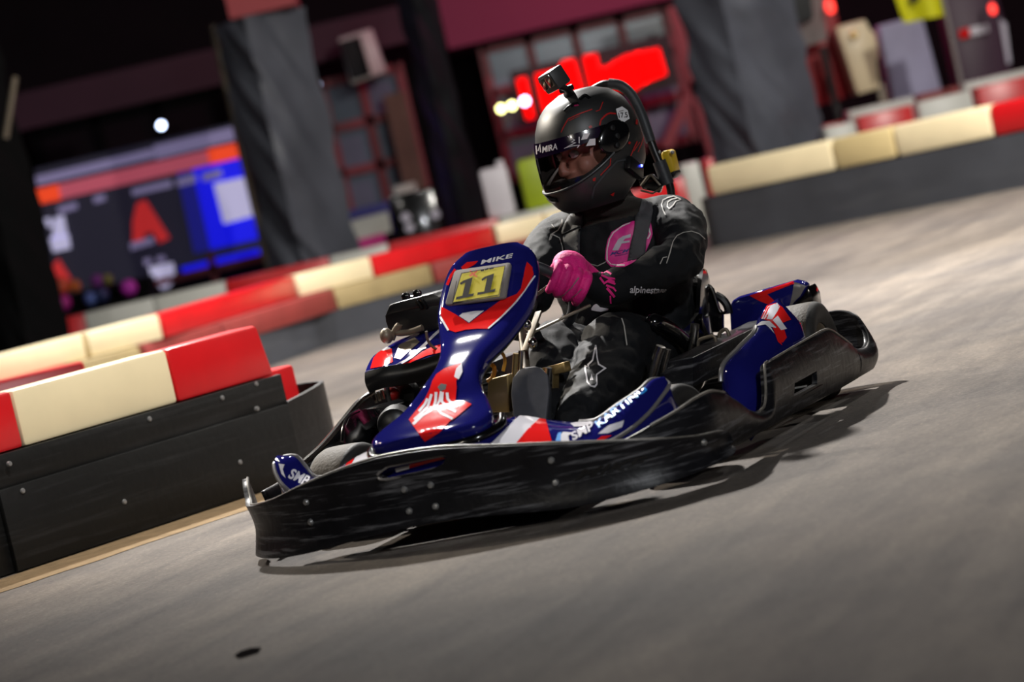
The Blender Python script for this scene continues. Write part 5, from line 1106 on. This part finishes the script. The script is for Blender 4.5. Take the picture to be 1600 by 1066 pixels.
# ---- shoes
def shoe(heel, toe, up, name='shoe'):
    heel = Vector(heel); toe = Vector(toe); t = (toe - heel); L_ = t.length; t.normalize(); up = Vector(up); up = (up - t * up.dot(t)).normalized(); s = t.cross(up)
    st_ = [(0, .02, .028, .03), (.03, .031, .05, .05), (.1, .036, .065, .07), (.3, .034, .04, .075), (.55, .041, .0, .062), (.75, .046, 0, .048), (.9, .042, 0, .04), (.98, .026, 0, .032), (1.0, .012, 0, .022)]
    rings = []
    for f_, w, hk, h in st_:
        r = []
        for k in range(20):
            a = 2 * PI * k / 20; c_, s2 = math.cos(a), math.sin(a)
            z = (h * abs(s2) ** .8) if s2 > 0 else -.012 * abs(s2) ** .4
            r.append(heel + t * (L_ * f_) + s * (w * math.copysign(abs(c_) ** .7, c_)) + up * z)
        rings.append(r)
    o = obj(name, loft(rings), M['shoe'], person)
    rings = []
    for f_, w, hk, h in st_:
        rings.append([heel + t * (L_ * (f_ * 1.02 - .01)) + s * (w * 1.08 * a) + up * b for a, b in ((-1, -.014), (1, -.014), (1, -.002), (-1, -.002))])
    obj('shoe_sole', loft(rings), M['sole'], o, bevel=.003)
shoe((-.27, .058, .085), (-0.36,0.077,0.31), (-1, 0, .25))
shoe((-.27, .172, .075), (-.09, .172, .145), (-.3, 0, 1))
# ------------------------------------------------------------------ the pit side of the hall, far out of focus
M['tarp'] = mat('dark_tarpaulin', (86, 89, 98), .42, var=.2, vscale=2.5)
M['tarp_dark'] = mat('black_tarpaulin', (20, 24, 28), .5, var=.2, vscale=2.5)
M['frame_red'] = mat('red_painted_frame', (120, 24, 40), .5)
M['pane'] = mat('dim_window_glass', (100, 112, 128), .2, var=.3, vscale=1.2)
M['led_red'] = mat('red_led', (255, 6, 6), .8, emit=1.3, spec=0)
M['led_panel'] = mat('led_panel_black', (14, 8, 10), .6)
def scr(n, c, e): M[n] = mat(n, c, .5, emit=e)
scr('screen_navy', (24, 22, 40), .55); scr('screen_mid', (16, 18, 120), .65); scr('screen_blue', (10, 14, 226), .75); scr('screen_white', (176, 172, 206), .75); scr('screen_orange', (226, 64, 24), .8)
scr('screen_pink', (170, 74, 92), .7); scr('screen_red', (176, 34, 36), .75); scr('screen_lilac', (120, 112, 150), .6)
scr('lamp_warm', (255, 250, 160), 9); scr('lamp_lilac', (226, 206, 255), 9); scr('lamp_pale', (206, 220, 255), 9); scr('lamp_red', (255, 60, 50), 2.5)
def panel(name, r, Y, d, material, parent=None, bevel=0):
    x0, x1, z0, z1 = r
    return obj(name, box(((x0 + x1) / 2, Y + d / 2, (z0 + z1) / 2), (x1 - x0, d, z1 - z0)), material, parent, bevel=bevel)
def poly(name, pts, d, material, parent=None, bevel=0):
    return obj(name, prism([Vector(p) for p in pts], (0, d, 0)), material, parent, bevel=bevel)
def root(name, loc, label, cat, group=None): return empty(name, loc, 0, label, cat, group)

# columns wrapped in tarpaulin
def column(name, x0, x1, Y, z1, edge, material, label, amp, seed, taper=0):
    n = 72; rings = []; cx_ = (x0 + x1) / 2; hw = (x1 - x0) / 2; ex_ = cx_ + (edge - .5) * 2 * hw
    base = []
    corners = [(cx_ - hw, Y + .1), (ex_, Y - hw * .75), (cx_ + hw, Y + .12), (cx_ + hw * .2, Y + hw * 1.3)]
    for i in range(4):
        a, b = corners[i], corners[(i + 1) % 4]
        for k in range(n // 4): base.append((a[0] + (b[0] - a[0]) * k / (n // 4), a[1] + (b[1] - a[1]) * k / (n // 4)))
    for j in range(49):
        z = z1 * j / 48; r = []
        for (x, y) in base:
            u = x - cx_; q = Vector(((u + .42 * z) * 4.2, (z - .42 * u) * .8 + seed, y * .6))
            w_ = 1 - abs(noise.noise(q)) * 2
            w2 = 1 - abs(noise.noise(Vector((q.x * 2.1 + 3, q.y * 1.6 + 1, 7)))) * 2
            k_ = 1 + amp * (w_ * .7 + w2 * .3); s_ = 1 + taper * (1 - z / z1)
            g = ((w_ * .7 + w2 * .35) * amp * .32 - .03); dx, dy = x - cx_, y - Y; dl = math.hypot(dx, dy) + 1e-6
            r.append(Vector((x + dx / dl * g * .5, y + dy / dl * g, z)))
        rings.append(r)
    o = obj(name, loft(rings), material, angle=60)
    return tag(o, label, 'column')
c1 = column('wrapped_column', -1.729, -1.046, 23.2, 2.435, .38, M['tarp'], 'square column wrapped in grey tarpaulin, right of the lit screen', .35, 2)
c2 = column('wrapped_column', -0.283, 0.016, 24, 2.9, .4, M['tarp_dark'], 'narrow dark wrapped column left of the helmet', .3, 5)
c3 = column('wrapped_column', -3.543, -2.98, 20, 2.9, .6, M['wall_dark'], 'nearly black wrapped column at the left photo edge', .3, 9)
c4 = column('wrapped_column', 1.852, 2.701, 22.5, 2.4, .33, M['tarp'], 'broad column in creased grey tarpaulin behind the right hand barrier', .45, 12)
t_ = panel('column_sign', (-1.59,-1.05,2.446,2.909), 23.0, .5, mat('dull_red_sign', (156, 56, 62), .6)); tag(t_, 'dull red sign box on top of the left wrapped column', 'sign')
obj('corner_strip', tube([Vector((-2.856,19.7,2.157)), Vector((-3.015,19.7,1.77))], .022, 10, 0), M['steel'], c3)
pb = obj('pole', tube([Vector((-1.76,23.4,2.457)), Vector((-1.77,23.4,1.411)), Vector((-1.77,23.4,1.411)) * 1 - Vector((0, 0, 1.411))], .03, 10, 0), M['steel']); tag(pb, 'thin brownish pole standing along the left wrapped column', 'pole')

# long beam and the building behind
bm_ = panel('trim_1', (-4.358 - 5, 2.489, 2.302, 2.673), 29.6, .3, M['beam']); bm_['kind'] = 'structure'
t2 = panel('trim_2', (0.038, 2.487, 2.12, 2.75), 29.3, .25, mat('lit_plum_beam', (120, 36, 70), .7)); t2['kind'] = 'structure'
def window(name, r, Y, cols, rows, m_pane=None, m_fr=None):
    x0, x1, z0, z1 = r
    w0 = panel(name, r, Y, .08, m_pane or M['pane']); w0['kind'] = 'structure'
    bars_ = []
    for i in range(cols + 1):
        x = x0 + (x1 - x0) * i / cols; bars_.append(box((x, Y - .03, (z0 + z1) / 2), (.09, .1, z1 - z0 + .09)))
    for j in range(rows + 1):
        z = z0 + (z1 - z0) * j / rows; bars_.append(box(((x0 + x1) / 2, Y - .03, z), (x1 - x0, .1, .09)))
    obj('window_frame', merge(*bars_), m_fr or M['frame_red'], w0)
    return w0
window('window_1', (0.372, 2.273, 0.708, 2.053), 29.8, 4, 3)
window('window_2', (-1.307, -0.499, 0.696, 2.076), 29.8, 2, 3)
window('window_3', (-4.258, -2.359, 1.83, 2.256), 29.8, 3, 1, M['wall'], M['wall_dark'])
d_ = panel('wall_panel', (-0.715,-0.493,0.775,1.82), 29.5, .1, mat('tan_curtain', (96, 82, 66), .8, var=.2, vscale=2)); tag(d_, 'tan curtain hanging in the window left of the narrow dark column', 'curtain')
rr = root('steel_brace', (2.144,28.5,0.812), 'dark red steel brace slanting beside the right wrapped column', 'brace')
q_ = Vector(rr.location)
for a, b in (((1.889,28.5,0.679), (2.302,28.5,1.224)), ((2.254,28.5,2.001), (2.354,28.5,-0.217))):
    v_, f_ = bar(a, b, .14, .1); obj('brace_bar', ([Vector(p) - q_ for p in v_], f_), M['frame_red'], rr)

# scrolling red sign with blurred characters
sg = root('led_sign', (1.308,28.6,1.488), 'bright red lit sign with blurred characters, behind the helmet', 'sign')
q_ = Vector(sg.location)
def off_(pts): return [Vector(p) - q_ for p in pts]
poly('sign_panel', off_([(0.571,28.7,1.745),(2.174,28.7,1.761),(2.174,28.7,1.247),(0.551,28.7,1.209)]), .1, M['led_panel'], sg)
for s_ in ([(0.619,28.6,1.653),(0.716,28.6,1.656),(0.712,28.6,1.247),(0.629,28.6,1.247)], [(0.807,28.6,1.661),(1.013,28.6,1.658),(1.025,28.6,1.264),(0.806,28.6,1.264)], [(0.988,28.6,1.606),(1.105,28.6,1.727),(1.22,28.6,1.72),(1.238,28.6,1.408),(1.039,28.6,1.325)], [(1.305,28.6,1.726),(1.438,28.6,1.721),(1.438,28.6,1.58),(1.587,28.6,1.584),(1.586,28.6,1.353),(1.306,28.6,1.367)], [(1.565,28.6,1.602),(1.717,28.6,1.644),(1.844,28.6,1.64),(1.869,28.6,1.352),(1.712,28.6,1.286),(1.571,28.6,1.344)], [(1.82,28.6,1.646),(2.049,28.6,1.638),(2.066,28.6,1.371),(1.827,28.6,1.337)]):
    poly('lit_character', off_(s_), .06, M['led_red'], sg)

# lit screen with its frame and graphics
sr = root('display_screen', (-2.932,26,1.061), 'wide lit screen with orange strip, red triangular letter and blue right end', 'screen')
q_ = Vector(sr.location)
def on_s(s_, m_, d=.02, n_='screen_graphic', up=0):
    return poly(n_, [Vector(p) - q_ + Vector((0, -up, 0)) for p in s_], d, M[m_], sr)
on_s([(-3.794,26,1.761),(-1.971,26,1.761),(-1.977,26,0.594),(-3.851,26,0.594)], 'screen_navy', .15, 'screen')
on_s([(-2.568,26,1.461),(-2.405,26,1.459),(-2.406,26,0.711),(-2.582,26,0.711)], 'screen_mid', .015, up=.015)
on_s([(-2.428,26,1.458),(-1.95,26,1.453),(-1.962,26,0.708),(-2.43,26,0.711)], 'screen_blue', .02, up=.02)
on_s([(-2.272,26,1.277),(-1.969,26,1.271),(-1.959,26,0.918),(-2.266,26,0.907)], 'screen_white', .02, up=.04)
on_s([(-3.814,26,1.579),(-1.943,26,1.58),(-1.94,26,1.445),(-3.822,26,1.447)], 'screen_pink', .02, up=.04)
on_s([(-3.814,26,1.579),(-3.615,26,1.58),(-3.625,26,1.442),(-3.822,26,1.447)], 'screen_orange', .02, up=.06); on_s([(-2.258,26,1.583),(-1.943,26,1.58),(-1.94,26,1.445),(-2.255,26,1.448)], 'screen_orange', .02, up=.06)
on_s([(-3.798,26,1.693),(-2.721,26,1.701),(-2.723,26,1.62),(-3.8,26,1.611)], 'screen_lilac', .02, up=.04); on_s([(-2.716,26,1.723),(-1.979,26,1.728),(-1.977,26,1.611),(-2.716,26,1.601)], 'screen_lilac', .02, up=.04)
for s_ in ([(-3.674,26,1.384),(-3.497,26,1.39),(-3.499,26,1.332),(-3.665,26,1.323)], [(-3.342,26,1.401),(-3.236,26,1.405),(-3.238,26,1.347),(-3.344,26,1.343)], [(-2.994,26,1.39),(-2.63,26,1.394),(-2.634,26,1.331),(-2.996,26,1.332)], [(-2.585,26,1.389),(-2.408,26,1.395),(-2.413,26,1.326),(-2.589,26,1.321)], [(-2.352,26,1.383),(-2.176,26,1.389),(-2.18,26,1.32),(-2.357,26,1.314)]):
    on_s(s_, 'screen_lilac', .02, up=.04)
on_s([(-2.978,26,1.258),(-2.893,26,1.274),(-2.761,26,0.892),(-2.861,26,0.869),(-2.903,26,0.984),(-2.975,26,0.977),(-2.991,26,0.91),(-3.091,26,0.933),(-3.049,26,1.111)], 'screen_red', .02, up=.04)
on_s([(-3.116,26,0.928),(-2.903,26,0.937),(-2.905,26,0.879),(-3.119,26,0.864)], 'screen_lilac', .02, up=.06)
for s_ in ([(-3.808,26,1.31),(-3.761,26,1.31),(-3.744,26,1.236),(-3.794,26,1.224)], [(-3.717,26,1.3),(-3.634,26,1.304),(-3.643,26,1.119),(-3.784,26,1.117)], [(-3.804,26,1.133),(-3.63,26,1.128),(-3.642,26,1.002),(-3.8,26,1.004)]): on_s(s_, 'screen_white', .02, up=.04)
on_s([(-3.884,26,0.847),(-3.769,26,0.938),(-3.7,26,0.735),(-3.869,26,0.715)], 'screen_red', .02, up=.04)
for xx in (-2.9, -1.6): obj('screen_leg', box((xx - q_.x, .08, 0.647 / 2 - q_.z), (.06, .06, 0.647 - .01)), M['wall_dark'], sr)
sb_ = root('banner_stand', (-2.852,25.4,0.623), 'dark barrier rail with white lettering patches below the lit screen', 'banner')
q_ = Vector(sb_.location)
for m_, s_ in (('wall', [(-3.78,25.5,0.587),(-1.939,25.5,0.598),(-1.935,25.5,0.321),(-3.769,25.5,0.343)]), ('screen_lilac', [(-2.969,25.4,0.758),(-2.911,25.4,0.762),(-2.906,25.4,0.71),(-2.966,25.4,0.7)]), ('screen_lilac', [(-2.855,25.4,0.755),(-2.786,25.4,0.756),(-2.782,25.4,0.704),(-2.851,25.4,0.702)]), ('screen_white', [(-2.941,25.4,0.683),(-2.725,25.4,0.679),(-2.736,25.4,0.533),(-2.82,25.4,0.472),(-2.876,25.4,0.474),(-2.932,25.4,0.578)]),
               ('screen_blue', [(-2.67,25.4,0.621),(-2.394,25.4,0.626),(-2.391,25.4,0.568),(-2.661,25.4,0.561)]), ('screen_blue', [(-2.381,25.4,0.634),(-1.969,25.4,0.631),(-1.966,25.4,0.55),(-2.366,25.4,0.55)])):
    poly('banner_patch', [Vector(p) - q_ for p in s_], .03, M[m_], sb_)
for a, b in ((((-3.717,25.3,0.535)), ((-1.89,25.3,0.546))), (((-2.383,25.3,0.683)), ((-2.387,25.3,0.376))), (((-3.291,25.3,0.699)), ((-3.29,25.3,0.413)))):
    v_, f_ = bar(a, b, .06, .06); obj('rail', ([Vector(p) - q_ for p in v_], f_), M['frame_red'], sb_)
SH0 = 0.483; SH1 = 0.614
x0_, x1_ = -3.75, -2.871
sh = obj('shelf', merge(box(((x0_ + x1_) / 2, 24.5, SH0 / 2), (x1_ - x0_, .3, SH0)), box(((x0_ + x1_) / 2, 24.86, SH1 / 2), (x1_ - x0_, .4, SH1))), M['wall_dark']); tag(sh, 'stepped black shelf carrying the coloured balls', 'shelf')
for k, (p, c, r_, lb_) in enumerate((((-3.598,24.6,0.749), (200, 74, 40), .10, 'blurred orange ball left of the other coloured balls below the screen'), ((-3.49,24.6,0.646), (190, 96, 34), .07, 'blurred small brown orange ball below the screen'), ((-3.617,24.6,0.531), (170, 30, 130), .09, 'blurred magenta ball beside the dark column below the screen'),
        ((-3.296,24.6,0.668), (120, 40, 130), .07, 'blurred purple ball below the screen, next to an olive one'), ((-3.207,24.6,0.67), (120, 116, 50), .06, 'blurred olive ball below the screen'), ((-3.048,24.6,0.5), (190, 50, 180), .09, 'blurred bright violet ball below the white lettering'),
        ((-3.381,24.6,0.544), (90, 110, 180), .07, 'blurred pale blue ball below the screen'), ((-3.282,24.6,0.543), (34, 44, 90), .08, 'blurred navy ball below the screen'))):
    back_ = k in (0, 1, 3, 4)
    p = Vector((p[0] * (1.011 if back_ else .997), 24.86 if back_ else 24.5, (SH1 if back_ else SH0) + r_ * .8 + .002)); r_ *= .8
    o = obj('ball', ell(p, (r_, r_, r_), 20, 12), mat('ball_colour', c, .5)); tag(o, lb_, 'ball')
# between the columns
bn = root('banner', (-0.977,25,0.625), 'blue banner with white lettering patch and pink foot, right of the wrapped column', 'banner'); q_ = Vector(bn.location)
for m_, s_ in (('blk_white', [(-1.122,25,0.681),(-0.787,25,0.694),(-0.794,25,0.515),(-1.124,25,0.502)]), ('navy_ink', [(-1.138,24.98,0.775),(-0.698,24.98,0.78),(-0.696,24.98,0.696),(-1.137,24.98,0.685)]), ('pink', [(-1.132,24.98,0.515),(-0.86,24.98,0.52),(-0.859,24.98,0.429),(-1.13,24.98,0.425)])):
    poly('banner_panel', [Vector(p) - q_ for p in s_], .04, M[m_], bn)
obj('banner_post', box((0, .06, .3 - q_.z), (.05, .05, .6)), M['wall_dark'], bn)
bx = root('loudspeaker_box', (-0.554,23.2,0.582), 'black box with pale rings at the foot of the narrow dark column', 'box'); q_ = Vector(bx.location)
panel_ = (-0.721,-0.339,0.496,0.74)
obj('cabinet', ([Vector(p) - q_ for p in box(((panel_[0] + panel_[1]) / 2, 23.4, .405), (panel_[1] - panel_[0], .35, .81))[0]], box((0, 0, 0), (1, 1, 1))[1]), M['gloss_black'], bx, bevel=.02)
for p in ((-0.6,23.1,0.62), (-0.589,23.1,0.534), (-0.367,23.1,0.592)):
    v_, f_ = lathe([(.02, 0), (.03, -.01), (.04, 0), (.032, .01)], 24, 'y', p); obj('speaker_ring', ([Vector(q) - q_ for q in v_], f_), M['grey_ink'], bx)
ac = root('ac_unit', (-0.821,29,2.219), 'cream box unit with a dark front, high on the wall right of the wrapped column', 'air conditioner'); q_ = Vector(ac.location)
poly('casing', [Vector(p) - q_ for p in [(-1.006,29,2.456),(-0.662,29,2.48),(-0.611,29,2.028),(-0.986,29,1.984)]], .4, M['blk_white'], ac, .02)
poly('front_grille', [Vector(p) - q_ for p in [(-1.001,28.96,2.414),(-0.789,28.96,2.43),(-0.764,28.96,2.036),(-0.964,28.96,2.017)]], .06, M['gloss_black'], ac)
pl = panel('notice_board', (-0.752,-0.543,0.725,0.894), 27, .05, M['blk_white']); tag(pl, 'bright white top of a counter under the curtain', 'counter'); pl.name = 'counter'; obj('counter_body', box((sum([-0.763,-0.527]) / 2, 27.2, 0.725 / 2 - .005), (.4, .3, 0.725 - .01)), M['wall_dark'], pl)
for p, c, rx, lb_ in (((-2.808,28,1.969), 'lamp_pale', .035, 'small pale round lamp above the lit screen'), ((-1.27,28,2.01), 'lamp_pale', .03, 'small pale lamp right of the left wrapped column'), ((0.637,28,1.414), 'lamp_lilac', .04, 'small lilac lamp left of the helmet'),
                      ((0.399,28,1.394), 'lamp_warm', .035, 'yellow lamp, left of a pair beside the lilac one'), ((0.508,28,1.4), 'lamp_warm', .035, 'yellow lamp touching the lilac lamp')):
    o = root('lamp', p, lb_, 'lamp'); obj('bulb', ell((0, 0, 0), (rx, rx, rx), 16, 10), M[c], o); obj('lamp_arm', tube([(0, rx * .8, 0), (0, .55 if c == 'lamp_lilac' else 31 - p[1], 0)], .012, 8, 0), M['gloss_black'], o)

# canisters on the barrier left of the helmet
M['lime'] = mat('lime_plastic', (150, 168, 20), .5, var=.1)
M['offwhite'] = mat('off_white_plastic', (206, 200, 206), .5, var=.05)
for r_, m_, lb_ in (((0.039,0.249,0.517,0.847), 'offwhite', 'off white canister on the rear barrier row, left of a lime one'), ((0.327,0.556,0.538,0.854), 'lime', 'lime green canister on the rear barrier row, beside the visor')):
    x0, x1, z0, z1 = r_
    can = root('canister', ((x0 + x1) / 2, 21.65, .475), lb_, 'canister', 'canisters on the rear barrier row')
    h = z1 - .475
    obj('tank', box((0, 0, h / 2), (x1 - x0, .2, h)), M[m_], can, bevel=.03)
    obj('cap', lathe([(.001, h + .04), (.03, h + .04), (.03, h - .005), (.001, h - .01)], 16, 'z', ((x1 - x0) * .3, 0, 0)), M[m_], can)

# right hand side
cb = root('red_cabinet', (3.113,25,1.031), 'dark red cabinet behind the right hand barrier, right of the wrapped column', 'cabinet'); q_ = Vector(cb.location)
poly('cabinet_body', [Vector(p) - q_ for p in [(2.971,25,1.903),(3.337,25,1.908),(3.34,25,0.766),(2.974,25,0.738)]], .5, mat('dark_red_paint', (150, 14, 24), .45, var=.1), cb, .01)
o = obj('extinguisher', ([Vector(p) - q_ for p in capsule([(3.139,24.9,0.977), (3.141,24.9,0.864)], [.025, .03], 12, 3)[0]], capsule([(0, 0, 0), (1, 0, 0)], [.1, .1], 12, 3)[1]), mat('salmon_paint', (190, 80, 60), .4), cb)
mo = root('monitor', (3.012,24.5,1.419), 'dark monitor with a pale surround, at the top beside the right wrapped column', 'monitor'); q_ = Vector(mo.location)
poly('surround', [Vector(p) - q_ for p in [(2.988,24.6,1.705),(3.2,24.6,1.712),(3.161,24.6,1.269),(2.942,24.6,1.254)]], .06, M['plate_grey'], mo)
poly('monitor_screen', [Vector(p) - q_ for p in [(2.921,24.5,1.703),(3.098,24.5,1.706),(3.078,24.5,1.47),(2.907,24.5,1.443)]], .08, M['gloss_black'], mo)
obj('monitor_stand', box((.1, .15, -q_.z / 2 - .1), (.06, .06, q_.z - .2)), M['gloss_black'], mo)
pt = root('plastic_tank', (3.383,24.5,1.032), 'tall cream plastic tank with stepped side, beside the red cabinet', 'tank'); q_ = Vector(pt.location)
poly('tank_body', [Vector(p) - q_ for p in [(3.235,24.5,1.357),(3.495,24.5,1.363),(3.518,24.5,1.27),(3.553,24.5,1.229),(3.543,24.5,1.034),(3.515,24.5,1.007),(3.495,24.5,0.77),(3.294,24.5,0.761),(3.265,24.5,1.076)]], .4, M['blk_cream'], pt, .02)
obj('tank_cap', lathe([(.001, -.03), (.03, -.03), (.04, 0), (.001, .02)], 16, 'y', Vector((3.366,24.45,1.259)) - q_), M['warm_metal'], pt)
obj('tank_foot', ([Vector(p) - q_ for p in bar((3.508,24.6,0.815), (3.516,24.6,0.005), .06, .06)[0]], bar((0, 0, 0), (1, 0, 0), 1, 1)[1]), M['steel'], pt)
lp_ = poly('upright_board', [(3.661,25,1.297),(4.047,25,1.309),(4.106,25,0.005),(3.64,25,-0.012)], .3, mat('lilac_panel', (160, 158, 186), .6, var=.12, vscale=3), None, .02); tag(lp_, 'pale lilac upright panel behind the flag pole', 'panel')
fg = root('flag', (3.92,23,0.64), 'yellow flag on a thin pale pole, top right', 'flag'); q_ = Vector(fg.location)
obj('flag_pole', ([Vector(p) - q_ for p in tube([(3.905,23,0.007), (3.916,23,1.439)], .018, 8, 0)[0]], tube([(0, 0, 0), (1, 0, 0)], .018, 8, 0)[1]), M['plate_grey'], fg)
vv = []; A0, A1, B0, B1 = [Vector(p) - q_ for p in [(3.543,23,1.484),(3.925,23,1.479),(3.57,23,1.231),(3.908,23,1.215)]]
rings = []
for i in range(13):
    t = i / 12; a = A0.lerp(A1, t); b = B0.lerp(B1, t); w_ = Vector((0, .05 * math.sin(t * 7), 0))
    rings.append([a + w_, b + w_ * 1.2, b + w_ * 1.2 + Vector((0, .006, 0)), a + w_ + Vector((0, .006, 0))])
obj('flag_cloth', loft(rings), mat('yellow_flag_cloth', (206, 206, 10), .7, var=.06), fg)
obj('flag_mark', ([Vector(p) + Vector((0, -.07, 0)) - q_ for p in prism([(3.64,23,1.452),(3.733,23,1.451),(3.703,23,1.365),(3.642,23,1.369)], (0, .01, 0))[0]], prism([(0, 0, 0), (1, 0, 0), (1, 1, 0), (0, 1, 0)], (0, 0, 1))[1]), M['ink'], fg)
rg = root('rounded_gate', (4.483,25,0.996), 'dark plum rounded stand with a red and white badge, top right', 'stand'); q_ = Vector(rg.location)
poly('stand_body', [Vector(p) - q_ for p in [(4.251,25,1.419),(4.42,25,1.47),(4.638,25,1.442),(4.719,25,1.3),(4.732,25,1.051),(4.704,25,0.721),(4.708,25,0.024),(4.258,25,0.004),(4.25,25,0.702)]], .5, mat('plum_plastic', (58, 26, 50), .5), rg, .03)
poly('badge', [Vector(p) - q_ for p in [(4.319,24.95,1.104),(4.409,24.95,1.106),(4.403,24.95,1.029),(4.318,24.95,1.026)]], .04, M['red'], rg)
poly('badge', [Vector(p) - q_ for p in [(4.414,24.95,1.105),(4.57,24.95,1.097),(4.566,24.95,1.031),(4.41,24.95,1.033)]], .04, M['white'], rg)
poly('stand_edge', [Vector(p) - q_ for p in [(4.686,24.98,1.116),(4.733,24.98,1.072),(4.703,24.98,0.732),(4.668,24.98,0.729)]], .04, M['grey_ink'], rg)
for p, lb_, r_ in (((3.217,24.4,1.531), 'red light above the red cabinet', .04), ((4.538,24.4,1.205), 'small pinkish red light on the plum stand', .03)):
    o = root('lamp', p, lb_, 'lamp'); obj('bulb', ell((0, 0, 0), (r_, r_ * .6, r_ * 1.6), 16, 10), M['lamp_red'], o); obj('lamp_arm', tube([(0, r_ * .5, 0), (0, 24.98 - p[1], 0)], .012, 8, 0), M['gloss_black'], o)
# ------------------------------------------------------------------ lamps, world, camera
def lamp(name, loc, power, size, col=(1, .95, .88), aim=None):
    l = bpy.data.lights.new(name, 'AREA'); l.shape = 'DISK'; l.size = size; l.energy = power; l.color = col
    o = bpy.data.objects.new(name, l); COL.objects.link(o); o.location = loc
    if aim is not None: o.rotation_euler = (Vector(aim) - Vector(loc)).to_track_quat('-Z', 'Y').to_euler()
    return o
def spot(name, loc, power, aim, size, blend, col, r=.1):
    l = bpy.data.lights.new(name, 'SPOT'); l.energy = power; l.color = col; l.spot_size = math.radians(size); l.spot_blend = blend; l.shadow_soft_size = r
    o = bpy.data.objects.new(name, l); COL.objects.link(o); o.location = loc
    o.rotation_euler = (Vector(aim) - Vector(loc)).to_track_quat('-Z', 'Y').to_euler()
    return o
spot('overhead_spot', (-1.1, 12.4, 5.4), 5200, (1.5, 9.6, 0), 72, .75, (1, .97, .93))
spot('overhead_spot', (4.4, 14.2, 5.0), 2600, (3.0, 14.0, 0), 110, .8, (1, .95, .88))
spot('overhead_spot', (-1.4, 15.6, 5.0), 1900, (-1.0, 15.4, 0), 80, .8, (1, .98, .98))  # spot added to brighten the floor in front of the far barrier
for x, y, z, p, c in ((-3.4, 15.2, 5.0, 80, (1, .97, .93)), (.6, 16.0, 5.0, 100, (1, .97, .94)), (-3.8, 10.2, 5.0, 40, (1, .95, .86)), (4.8, 18.4, 5.0, 60, (1, .95, .9))):
    lamp('overhead_lamp', (x, y, z), p, .25, c)
lamp('overhead_lamp', (4.6, 11.0, 4.6), 620, .3, (1, .96, .88), aim=(2.4, 18.4, .6))  # unseen lamp added to light the faces of the right hand barrier
spot('overhead_spot', (.6, 6.4, 4.6), 1000, (-1.4, 8.55, .3), 30, .8, (1, .96, .90))  # unseen spot added to light the near barrier alone
spot('overhead_spot', (-5.2, 12.2, 5.4), 2600, (.1, 7.9, .8), 24, .8, (1, .9, .76))
lamp('fill_light', (-3.4, -.6, 3.8), 75, .35, (1, .92, .80), aim=(-.4, 7.8, .9))  # added warm fill from the front left, no real fixture
lamp('fill_light', (2.6, -.8, 4.0), 230, .35, (.94, .97, 1), aim=(-.2, 7.2, .5))  # added cool fill from the front right
lamp('pit_lamp', (2.2, 26.5, 4.4), 105, .4, (1, .2, .45))
lamp('pit_lamp', (-5, 26.5, 4.2), 10, .4, (.6, .5, 1))
lamp('pit_lamp', (6.0, 21.0, 4.6), 60, .4, (1, .88, .9))
w = bpy.data.worlds.new('hall'); sc.world = w; w.use_nodes = True
w.node_tree.nodes['Background'].inputs[0].default_value = (.55, .5, .6, 1); w.node_tree.nodes['Background'].inputs[1].default_value = .008
cam = bpy.data.cameras.new('camera'); co = bpy.data.objects.new('camera', cam); COL.objects.link(co)
cam.sensor_width = 36; cam.sensor_fit = 'HORIZONTAL'; cam.lens = 4550 / 1600 * 36
pitch = math.atan(259 / 4550); roll = math.radians(13)
F_ = Vector((0, math.cos(pitch), -math.sin(pitch))); R0 = Vector((1, 0, 0)); U0 = R0.cross(F_)
CR = math.cos(roll) * R0 - math.sin(roll) * U0; CU = math.sin(roll) * R0 + math.cos(roll) * U0
m = Matrix((CR, CU, -F_)).transposed().to_4x4(); m.translation = Vector((0, 0, .79))
co.matrix_world = m
cam.clip_start = .1; cam.clip_end = 200
cam.dof.use_dof = True; cam.dof.focus_distance = 7.5; cam.dof.aperture_fstop = 2.8
sc.camera = co
vs = sc.view_settings; vs.view_transform = 'Standard'; vs.look = 'None'; vs.exposure = 0; vs.gamma = 1; vs.use_curve_mapping = False
